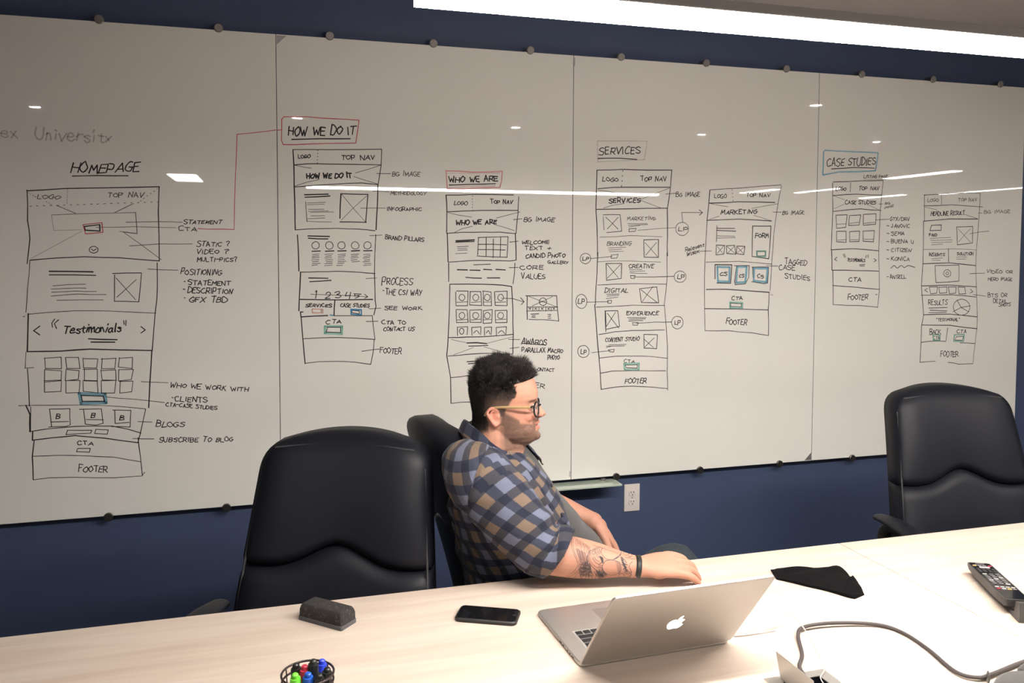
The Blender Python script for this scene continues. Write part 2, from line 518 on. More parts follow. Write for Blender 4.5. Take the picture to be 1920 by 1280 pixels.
C|k|2.0|0|895,1645 894,1566
C|k|2.0|0|927,1651 925,1568
C|k|2.0|0|829,1622 952,1621
C|k|2.0|0|831,1600 946,1599
C|k|1.5|0|966,1632 1004,1636
C|k|1.9|0|704,1548 774,1553 845,1555 968,1552 995,1556
C|g|2.4|0|811,1537 882,1539
C|k|3.0|0|741,1516 784,1515
C|k|3.0|0|795,1515 837,1514
C|k|3.0|0|853,1517 888,1516
C|k|3.0|0|907,1517 947,1515
C|k|1.5|0|964,1525 1005,1525
C|k|2.3|0|704,1543 704,1468
C|k|2.0|0|989,1543 988,1498 981,1456
C|k|2.7|0|777,1485 809,1482 844,1481
C|k|2.7|0|869,1481 923,1481
C|k|2.4|0|709,1457 859,1455 935,1451 976,1444
C|k|2.4|0|709,1457 702,1238 696,1161 712,1067 714,959
C|k|2.5|0|976,1444 981,1345 983,1241 982,1159
C|k|1.8|0|737,1429 787,1427 784,1366 735,1367 734,1424
C|k|1.6|1|766,1389 758,1388 751,1393 748,1401 751,1410 758,1414 767,1412 772,1405 772,1396 766,1389
C|k|1.3|0|738,1381 783,1383
C|k|1.8|0|794,1425 841,1425 845,1366 793,1369 796,1425
C|k|1.6|1|814,1412 823,1413 830,1407 832,1399 828,1390 820,1387 812,1389 807,1397 808,1406 814,1413
C|k|1.3|0|799,1380 840,1382
C|k|1.8|0|850,1427 886,1422 887,1365 853,1366 851,1424
C|k|1.6|1|865,1387 858,1393 857,1401 861,1410 869,1413 877,1410 881,1402 880,1393 874,1387 865,1387
C|k|1.3|0|853,1380 886,1381
C|k|1.8|0|904,1424 955,1425 955,1364 903,1366 900,1423
C|k|1.6|1|920,1388 915,1395 916,1404 922,1411 931,1412 938,1406 940,1397 936,1389 928,1385 920,1388
C|k|1.3|0|905,1379 951,1380
C|k|1.8|0|736,1351 783,1350 787,1297 738,1297 736,1349
C|k|1.6|1|750,1333 757,1338 765,1338 771,1331 772,1322 768,1315 759,1312 752,1316 748,1324 750,1333
C|k|1.3|0|738,1308 783,1309
C|k|1.8|0|794,1348 845,1348 843,1295 795,1297 793,1345
C|k|1.6|1|823,1337 830,1332 832,1323 828,1315 820,1311 812,1314 807,1321 808,1331 814,1337 823,1337
C|k|1.3|0|799,1307 840,1308
C|k|1.8|0|852,1344 891,1348 888,1293 851,1291 852,1344
C|k|1.6|1|879,1315 871,1310 863,1312 857,1319 857,1328 863,1335 871,1337 879,1332 882,1323 879,1314
C|k|1.3|0|853,1306 886,1307
C|k|1.8|0|903,1344 955,1344 955,1292 905,1293 903,1343
C|k|1.6|1|922,1334 930,1335 938,1330 940,1321 937,1313 929,1309 921,1311 915,1318 916,1328 922,1335
C|k|1.3|0|905,1305 951,1306
C|k|1.8|0|742,1243 741,1277 785,1278 783,1245
C|k|1.8|1|757,1248 752,1253 750,1262 753,1270 759,1273 765,1270 768,1263 767,1254 763,1248 757,1248
C|k|1.8|0|803,1241 802,1275 842,1276 840,1243
C|k|1.8|1|810,1251 824,1261 835,1247
C|k|1.8|0|858,1240 857,1274 888,1275 886,1242
C|k|1.8|1|865,1250 874,1260 881,1245
C|k|1.8|0|909,1239 908,1273 953,1274 951,1241
C|k|1.8|1|916,1248 933,1258 946,1244
C|k|1.4|0|930,1395 979,1394 1028,1379
C|k|1.8|0|1015,1397 1030,1379 1018,1368
C|k|1.9|0|1038,1404 1177,1403
C|k|2.4|0|1045,1404 1044,1339 1045,1304
C|k|2.2|0|1177,1403 1180,1354 1187,1293
C|k|1.6|0|1053,1303 1117,1301 1187,1293
C|k|1.6|0|1045,1356 1183,1354
C|k|1.6|0|1045,1340 1178,1339
C|k|1.6|0|1070,1356 1069,1339
C|k|1.6|0|1097,1355 1097,1339
C|k|1.6|0|1129,1355 1128,1338
C|k|1.6|0|1153,1354 1152,1338
C|k|1.4|0|1052,1354 1062,1345
C|k|1.4|0|1062,1354 1052,1345
C|k|1.4|0|1078,1353 1088,1344
C|k|1.4|0|1088,1353 1078,1344
C|k|1.4|0|1107,1353 1117,1344
C|k|1.4|0|1117,1353 1107,1344
C|k|1.4|0|1136,1352 1146,1343
C|k|1.4|0|1146,1352 1136,1343
C|k|1.4|0|1160,1352 1169,1343
C|k|1.4|0|1169,1352 1160,1343
C|k|1.6|1|1119,1362 1107,1364 1100,1372 1099,1383 1107,1392 1118,1394 1128,1388 1132,1377 1128,1367 1118,1361
C|k|1.2|0|1051,1402 1175,1356
C|k|1.2|0|1159,1400 1067,1361
C|k|1.2|0|1101,1378 1130,1378
C|k|2.2|0|1062,1326 1096,1327
C|k|1.8|0|1067,1319 1081,1319
C|k|1.8|0|1065,1313 1081,1312
C|k|1.8|0|1137,1323 1151,1323
C|k|1.8|0|1138,1315 1149,1315
C|k|1.8|0|1139,1307 1152,1307
C|k|2.2|0|702,1235 784,1235 860,1235 980,1241
C|g|1.0|0|715,1227 779,1212
C|g|1.0|0|980,1231 870,1207
C|g|1.0|0|724,1162 809,1191
C|g|1.0|0|855,1192 957,1161
C|k|3.2|0|782,1211 824,1210 867,1206
C|k|2.4|0|790,1197 872,1197
C|k|2.0|0|702,1158 744,1160 809,1164 890,1164 980,1157
C|k|1.5|0|962,1220 1013,1218
C|k|1.5|0|968,1182 1009,1185
C|k|2.2|0|1021,1202 1129,1191
C|k|2.6|0|783,1131 834,1134
C|k|2.6|0|788,1123 819,1125
C|k|1.8|0|712,1067 754,1069 794,1074
C|k|1.8|0|714,959 759,962 799,961
C|k|1.3|0|1082,1089 1091,1088
Cp|p|2.2|0|693,1922 747,1923 805,1921 884,1923 933,1928 930,1886 922,1860 829,1855 699,1847 693,1922
Cp|p2|3.0|0|705,1854 900,1865
Cp|p2|2.0|0|699,1914 923,1920
E|k|2.7|0|1363,1994 1463,1999 1545,1996
E|k|2.3|0|1358,1944 1479,1951 1715,1955
E|k|2.4|0|1358,1944 1356,1864 1355,1775 1360,1715 1364,1574
E|k|2.1|0|1715,1955 1709,1879 1696,1786
E|k|2.6|0|1695,1786 1697,1660 1698,1574
E|k|1.8|0|1479,1947 1479,1943
E|k|1.8|0|1478,1925 1477,1921
E|k|1.8|0|1476,1903 1476,1899
E|k|1.8|0|1475,1881 1474,1877
E|k|2.3|0|1363,1865 1439,1872 1516,1875 1709,1879
E|g|1.1|0|1363,1859 1414,1854 1449,1847
E|g|1.1|0|1704,1874 1636,1849 1573,1825
E|g|1.1|0|1563,1819 1668,1785
E|g|1.1|0|1389,1781 1435,1795 1488,1803
E|k|2.2|0|1356,1775 1517,1780 1695,1786
E|k|1.3|0|1686,1849 1734,1852
E|k|1.6|0|1388,1752 1468,1754 1476,1682 1406,1676
E|k|1.6|0|1389,1745 1393,1687
E|k|1.4|0|1401,1743 1459,1690
E|k|1.4|0|1459,1743 1409,1691
E|g|1.3|0|1505,1716 1598,1716
E|g|1.3|0|1507,1708 1601,1712
E|g|1.3|0|1510,1701 1564,1707
E|k|1.6|0|1512,1693 1546,1695 1541,1682 1512,1680 1512,1693
E|g|1.1|0|1553,1687 1648,1695 1736,1700
E|k|1.4|1|1757,1668 1741,1681 1738,1701 1749,1718 1770,1724 1791,1717 1801,1699 1796,1679 1779,1666 1757,1667
E|k|1.3|0|1772,1724 1767,1768 1868,1769
E|k|1.6|0|1853,1781 1870,1769 1855,1757
E|g|1.2|0|1374,1655 1518,1663 1671,1659
E|g|1.1|0|1413,1608 1498,1613
E|g|1.1|0|1416,1600 1477,1603
E|g|1.1|0|1419,1592 1485,1595
E|k|1.4|0|1429,1578 1461,1581 1455,1564 1427,1563 1429,1578
E|k|2.0|0|1582,1645 1654,1647 1654,1568 1585,1569 1582,1645
E|k|1.3|0|1589,1633 1650,1571
E|k|1.3|0|1645,1634 1593,1577
E|k|1.5|1|1288,1576 1301,1584 1318,1583 1330,1572 1331,1557 1322,1544 1305,1540 1290,1547 1283,1561 1288,1576
E|k|1.3|0|1333,1563 1381,1566 1432,1572
E|k|2.2|0|1365,1588 1363,1544 1359,1451 1356,1362
E|k|1.8|0|1696,1588 1699,1483 1686,1357 1704,1169 1704,1052 1708,971
E|k|2.6|0|1353,1361 1364,1229 1375,1130
E|k|2.3|0|1375,1127 1381,1060 1386,988
E|g|1.1|0|1366,1549 1515,1552 1667,1546
E|k|1.9|0|1404,1541 1478,1541 1477,1475 1407,1467 1404,1541
E|k|1.3|0|1410,1536 1462,1479
E|k|1.3|0|1472,1536 1410,1476
E|g|1.4|0|1514,1514 1575,1514
E|g|1.4|0|1517,1506 1589,1507
E|g|1.4|0|1517,1499 1600,1497
E|k|1.6|0|1521,1488 1543,1486 1540,1474 1523,1475 1521,1488
E|k|1.5|0|1535,1481 1732,1483
E|k|1.5|1|1791,1488 1790,1471 1776,1458 1756,1456 1739,1465 1733,1482 1741,1498 1759,1506 1779,1502 1791,1488
E|k|1.4|0|1365,1447 1452,1450 1532,1451 1694,1448
E|k|1.4|0|1407,1406 1468,1407
E|k|1.4|0|1410,1398 1466,1400
E|k|1.4|0|1406,1388 1463,1393
E|k|1.6|0|1414,1380 1432,1379 1430,1367 1415,1367 1414,1380
E|k|1.6|1|1307,1400 1316,1382 1313,1361 1300,1348 1282,1348 1268,1361 1265,1382 1273,1400 1290,1408 1307,1400
E|k|1.4|0|1316,1373 1418,1373
E|k|1.8|0|1565,1429 1648,1436 1653,1398 1658,1365 1574,1368 1565,1429
E|k|1.5|0|1572,1424 1650,1368
E|k|1.5|0|1628,1436 1578,1371
E|k|1.5|0|1360,1350 1442,1353 1533,1356 1686,1353
E|k|1.9|0|1401,1333 1461,1333 1471,1263 1405,1252 1401,1333
E|k|1.9|0|1404,1332 1406,1242
E|k|1.5|0|1412,1323 1467,1256
E|k|1.5|0|1450,1326 1408,1265
E|k|1.6|0|1508,1302 1598,1301
E|k|1.6|0|1515,1295 1594,1295
E|k|1.6|0|1513,1287 1583,1287
E|k|1.5|0|1532,1279 1560,1278 1557,1268 1534,1268 1532,1279
E|k|1.5|0|1551,1276 1643,1279 1724,1278
E|k|1.6|1|1730,1256 1723,1274 1728,1292 1745,1302 1765,1299 1778,1285 1779,1265 1767,1250 1748,1246 1730,1256
E|k|1.8|0|1373,1230 1449,1241 1535,1244 1688,1243
E|k|1.4|0|1420,1184 1503,1184
E|k|1.4|0|1409,1178 1495,1177
E|k|1.4|0|1408,1172 1439,1178
E|k|1.5|0|1418,1162 1446,1163 1444,1151 1425,1153 1418,1162
E|k|1.6|1|1282,1141 1275,1158 1280,1175 1296,1184 1314,1181 1326,1167 1327,1149 1315,1135 1298,1132 1281,1141
E|k|1.3|0|1339,1152 1428,1158
E|k|1.9|0|1588,1225 1654,1223 1651,1160 1590,1164 1588,1225
E|k|1.4|0|1591,1203 1636,1165
E|k|1.4|0|1639,1209 1593,1169
E|k|1.6|0|1375,1126 1455,1132 1536,1130 1623,1126 1704,1115
E|k|1.8|0|1500,1091 1558,1091 1557,1076 1504,1079 1500,1091
E|k|1.8|0|1384,1060 1440,1068 1537,1065 1696,1059
E|k|1.9|0|1386,988 1456,996 1537,996 1636,987 1708,977
Et|t|3.4|0|1494,1097 1566,1096 1565,1069 1498,1072 1494,1097
Et|p2|1.5|0|1360,2069 1462,2074 1594,2077 1582,1997 1463,1988 1362,1980 1360,2069
F|k|1.5|0|1908,1872 2052,1882 2275,1902
F|k|2.6|0|1906,1871 1893,1732
F|k|1.6|0|1893,1732 1885,1549 1885,1416 1891,1234
F|k|1.5|0|2275,1897 2259,1817 2241,1684 2232,1548 2226,1412
F|k|2.2|0|2221,1405 2218,1325 2221,1204
F|k|1.7|0|2018,1876 2018,1873
F|k|1.7|0|2020,1860 2020,1857
F|k|1.7|0|2022,1843 2022,1840
F|k|1.7|0|2024,1827 2024,1824
F|k|2.4|0|1904,1812 2053,1821 2242,1821
F|g|1.0|0|1907,1810 1999,1797
F|g|1.0|0|2259,1816 2120,1791
F|g|1.0|0|2131,1761 2226,1736
F|g|1.0|0|1955,1754 1902,1739
F|k|2.1|0|1895,1734 2055,1742 2226,1735
F|k|1.3|0|2233,1777 2278,1777
F|k|1.6|0|1943,1711 1942,1638
F|k|2.2|0|1943,1699 2035,1700
F|k|2.2|0|1943,1690 2041,1687
F|g|1.3|0|1947,1665 2036,1664
F|g|1.3|0|1947,1655 2039,1657
F|k|1.9|0|1942,1623 1985,1622 1981,1582 1941,1579 1942,1623
F|k|1.9|0|1994,1620 2036,1622 2043,1582 1996,1585 1994,1620
F|k|1.9|0|2048,1619 2090,1617 2085,1580 2045,1585 2048,1619
F|k|1.2|0|1948,1617 1975,1586
F|k|1.2|0|1980,1619 1947,1585
F|k|1.2|0|1999,1616 2037,1586
F|k|1.2|0|2033,1617 2001,1588
F|k|1.2|0|2052,1614 2082,1585
F|k|1.2|0|2088,1616 2049,1588
F|k|2.4|0|2128,1711 2224,1712 2221,1635 2215,1561 2127,1572 2128,1711
F|g|1.0|0|2153,1593 2196,1594 2195,1576 2155,1574 2153,1593
F|k|1.3|0|1857,1595 1917,1596
F|k|1.5|0|1891,1546 2058,1549 2234,1536
F|k|2.5|0|1937,1535 2023,1533 2018,1449 1947,1452
F|k|2.5|0|1937,1535 1938,1470
F|k|2.2|0|2036,1529 2113,1529 2111,1475 2095,1446 2043,1442 2039,1457 2048,1527
F|k|2.2|0|2128,1522 2216,1522 2211,1449 2193,1445 2128,1456
F|k|2.2|0|2132,1522 2135,1475
F|k|1.4|0|2202,1529 2266,1527
F|k|2.7|0|1895,1422 1992,1422 2221,1405
F|k|1.8|0|2021,1358 2076,1354 2076,1339 2021,1343 2021,1358
F|k|2.2|0|1888,1335 2049,1331 2215,1323
F|k|1.7|0|1892,1234 2009,1232 2134,1218 2221,1204
F|k|1.0|0|2229,1395 2242,1393
Fb|b|4.2|0|1949,1525 2012,1523 2011,1456 1953,1458 1949,1525
Fb|b|4.2|0|2051,1523 2100,1523 2095,1453 2048,1451 2051,1523
Fb|b|4.2|0|2140,1517 2210,1516 2204,1452 2138,1460 2140,1517
Fb|t|3.4|0|2151,1596 2198,1596 2197,1572 2153,1572 2151,1596
Fb|t|3.4|0|2016,1362 2081,1358 2080,1333 2017,1336 2016,1362
H|k|2.4|0|2545,1984 2666,1994 2786,1995
H|g|1.0|0|2725,1938 2882,1944
H|k|2.1|0|2556,1923 2708,1932 2838,1938
H|k|2.0|0|2553,1918 2557,1793 2554,1606
H|k|1.7|0|2838,1938 2826,1797 2822,1599 2828,1503 2832,1411 2824,1325
H|k|1.4|0|2653,1924 2652,1879
H|k|2.0|0|2555,1859 2685,1869 2831,1867
H|g|0.9|0|2563,1857 2622,1841
H|g|0.9|0|2564,1797 2623,1821
H|g|0.9|0|2751,1820 2817,1797
H|k|2.0|0|2561,1785 2711,1799 2829,1794
H|k|1.2|0|2816,1824 2840,1825
H|k|1.9|0|2575,1767 2638,1770 2632,1710 2580,1705 2575,1767
H|k|1.9|0|2651,1766 2714,1771 2707,1722 2648,1719 2651,1766
H|k|1.9|0|2730,1773 2802,1777 2801,1727 2730,1721 2730,1773
H|k|1.9|0|2581,1690 2634,1692 2636,1639 2582,1641 2581,1690
H|k|1.9|0|2654,1690 2710,1693 2709,1643 2656,1642 2654,1690
H|k|1.9|0|2730,1693 2795,1696 2791,1642 2732,1645 2730,1693
H|k|1.2|0|2582,1724 2633,1727
H|k|1.2|0|2653,1729 2705,1735
H|k|1.2|0|2733,1730 2798,1736
H|k|1.2|0|2586,1649 2635,1652
H|k|1.2|0|2659,1650 2707,1652
H|k|1.2|0|2736,1654 2792,1654
H|k|1.4|0|2800,1747 2877,1752
H|k|1.8|0|2865,1720 2878,1719
H|k|1.8|0|2867,1684 2879,1683
H|k|1.8|0|2868,1645 2880,1644
H|k|1.8|0|2869,1604 2881,1602
H|k|1.8|0|2870,1561 2883,1560
H|k|1.8|0|2873,1474 2885,1473
H|k|2.0|1|2895,1515 2915,1527 2932,1515 2957,1528 2974,1517 2998,1527 3037,1518
H|k|2.1|0|2552,1603 2677,1609 2822,1599
H|k|2.6|0|2556,1599 2560,1508
H|k|1.9|0|2586,1569 2573,1558 2587,1550
H|k|1.9|0|2795,1562 2809,1553 2797,1545
H|k|2.0|0|2715,1532 2745,1533
H|k|2.0|0|2717,1526 2743,1526
H|k|1.8|0|2620,1582 2630,1567
H|k|1.8|0|2752,1577 2749,1565
H|k|1.8|0|2762,1579 2762,1566
H|k|1.8|0|2626,1584 2635,1569
H|k|2.1|0|2560,1506 2696,1504 2825,1500
H|k|2.3|0|2564,1505 2571,1342
H|k|2.0|0|2566,1434 2682,1426 2830,1412
H|k|1.8|0|2572,1342 2724,1335 2824,1325
H|k|1.8|0|2811,1387 2821,1388
Hb|b|2.6|0|2499,2061 2506,2070 2664,2069 2804,2068 2793,1983 2587,1971 2498,1955 2499,2061
I|k|1.6|0|3079,1873 3246,1885 3421,1890
I|k|1.7|0|3082,1872 3086,1748
I|k|2.1|0|3081,1745 3084,1538 3079,1424 3096,1282 3087,1231 3085,1149 3082,1048
I|k|1.6|0|3421,1890 3421,1824 3417,1760 3409,1609 3407,1526 3416,1420 3427,1268 3427,1207 3418,1131 3408,1029
I|k|1.2|0|3184,1881 3186,1827
I|k|1.7|0|3081,1819 3248,1828 3438,1820
I|g|1.0|0|3085,1814 3158,1801
I|g|1.0|0|3328,1781 3408,1761
I|k|2.3|0|3083,1745 3241,1758 3412,1760
I|k|1.2|0|3414,1790 3439,1790
I|k|2.2|0|3129,1725 3188,1727 3187,1701 3121,1699 3129,1725
I|g|1.2|0|3122,1660 3249,1666
I|g|1.2|0|3127,1651 3259,1654
I|g|1.2|0|3132,1640 3255,1644
I|g|1.2|0|3132,1629 3200,1633
I|k|1.9|0|3282,1719 3381,1722 3382,1639 3289,1630 3282,1719
I|g|1.1|0|3292,1708 3370,1643
I|g|1.1|0|3366,1710 3296,1645
I|g|1.3|0|3364,1686 3483,1700
I|g|1.0|0|3085,1606 3247,1609 3409,1605
I|k|2.0|0|3236,1609 3238,1545
I|g|1.2|0|3135,1560 3203,1563
I|g|1.2|0|3139,1552 3189,1553
I|g|1.2|0|3285,1568 3350,1569
I|g|1.2|0|3287,1558 3345,1559
I|k|2.3|0|3084,1536 3249,1539 3405,1526
I|k|1.9|0|3157,1527 3303,1528 3305,1448 3166,1443 3157,1527
I|k|1.7|1|3236,1506 3249,1499 3255,1487 3250,1476 3237,1470 3222,1473 3212,1482 3212,1495 3222,1504 3237,1506
I|k|1.5|1|3232,1481 3227,1483 3224,1488 3226,1492 3231,1495 3236,1494 3240,1490 3241,1486 3237,1482 3232,1481
I|k|1.4|0|3371,1485 3465,1487
I|k|2.2|0|3081,1426 3253,1429 3413,1418
I|k|1.7|0|3115,1414 3099,1406 3118,1395
I|k|1.7|0|3379,1408 3394,1394 3377,1387
I|k|1.8|0|3126,1420 3176,1421 3172,1389 3136,1387 3126,1420
I|k|1.8|0|3183,1419 3233,1420 3232,1391 3190,1389 3183,1419
I|k|1.8|0|3242,1420 3290,1419 3287,1388 3250,1386 3242,1420
I|k|1.8|0|3301,1419 3344,1417 3349,1385 3310,1384 3301,1419
I|k|1.8|0|3080,1381 3255,1381 3415,1367
I|k|1.4|0|3397,1379 3477,1370
I|k|1.9|0|3127,1317 3239,1317
I|k|1.9|0|3134,1306 3238,1301
I|k|1.9|0|3127,1294 3235,1293
I|k|1.7|1|3287,1293 3276,1319 3287,1344 3318,1357 3352,1351 3375,1329 3375,1301 3352,1281 3317,1278 3287,1293
I|k|1.6|0|3297,1354 3324,1316
I|k|1.6|0|3324,1316 3276,1295
I|k|1.6|0|3324,1316 3382,1324
I|k|1.6|0|3324,1316 3374,1292
I|k|2.3|0|3096,1284 3258,1283 3427,1266
I|k|2.3|0|3087,1233 3260,1227 3427,1206
I|k|1.9|0|3245,1216 3237,1152
I|k|1.8|0|3301,1169 3344,1170 3337,1150 3291,1152 3301,1169
I|k|1.9|0|3085,1147 3162,1152 3237,1148
I|k|1.9|0|3324,1138 3418,1131
I|k|1.7|0|3082,1048 3175,1050
I|k|1.7|0|3253,1042 3323,1030 3408,1029
Ib|t|2.6|0|3157,1183 3200,1181 3199,1154 3160,1155 3157,1183
Ib|t|2.6|0|3288,1178 3348,1178 3345,1144 3285,1147 3288,1178
"""
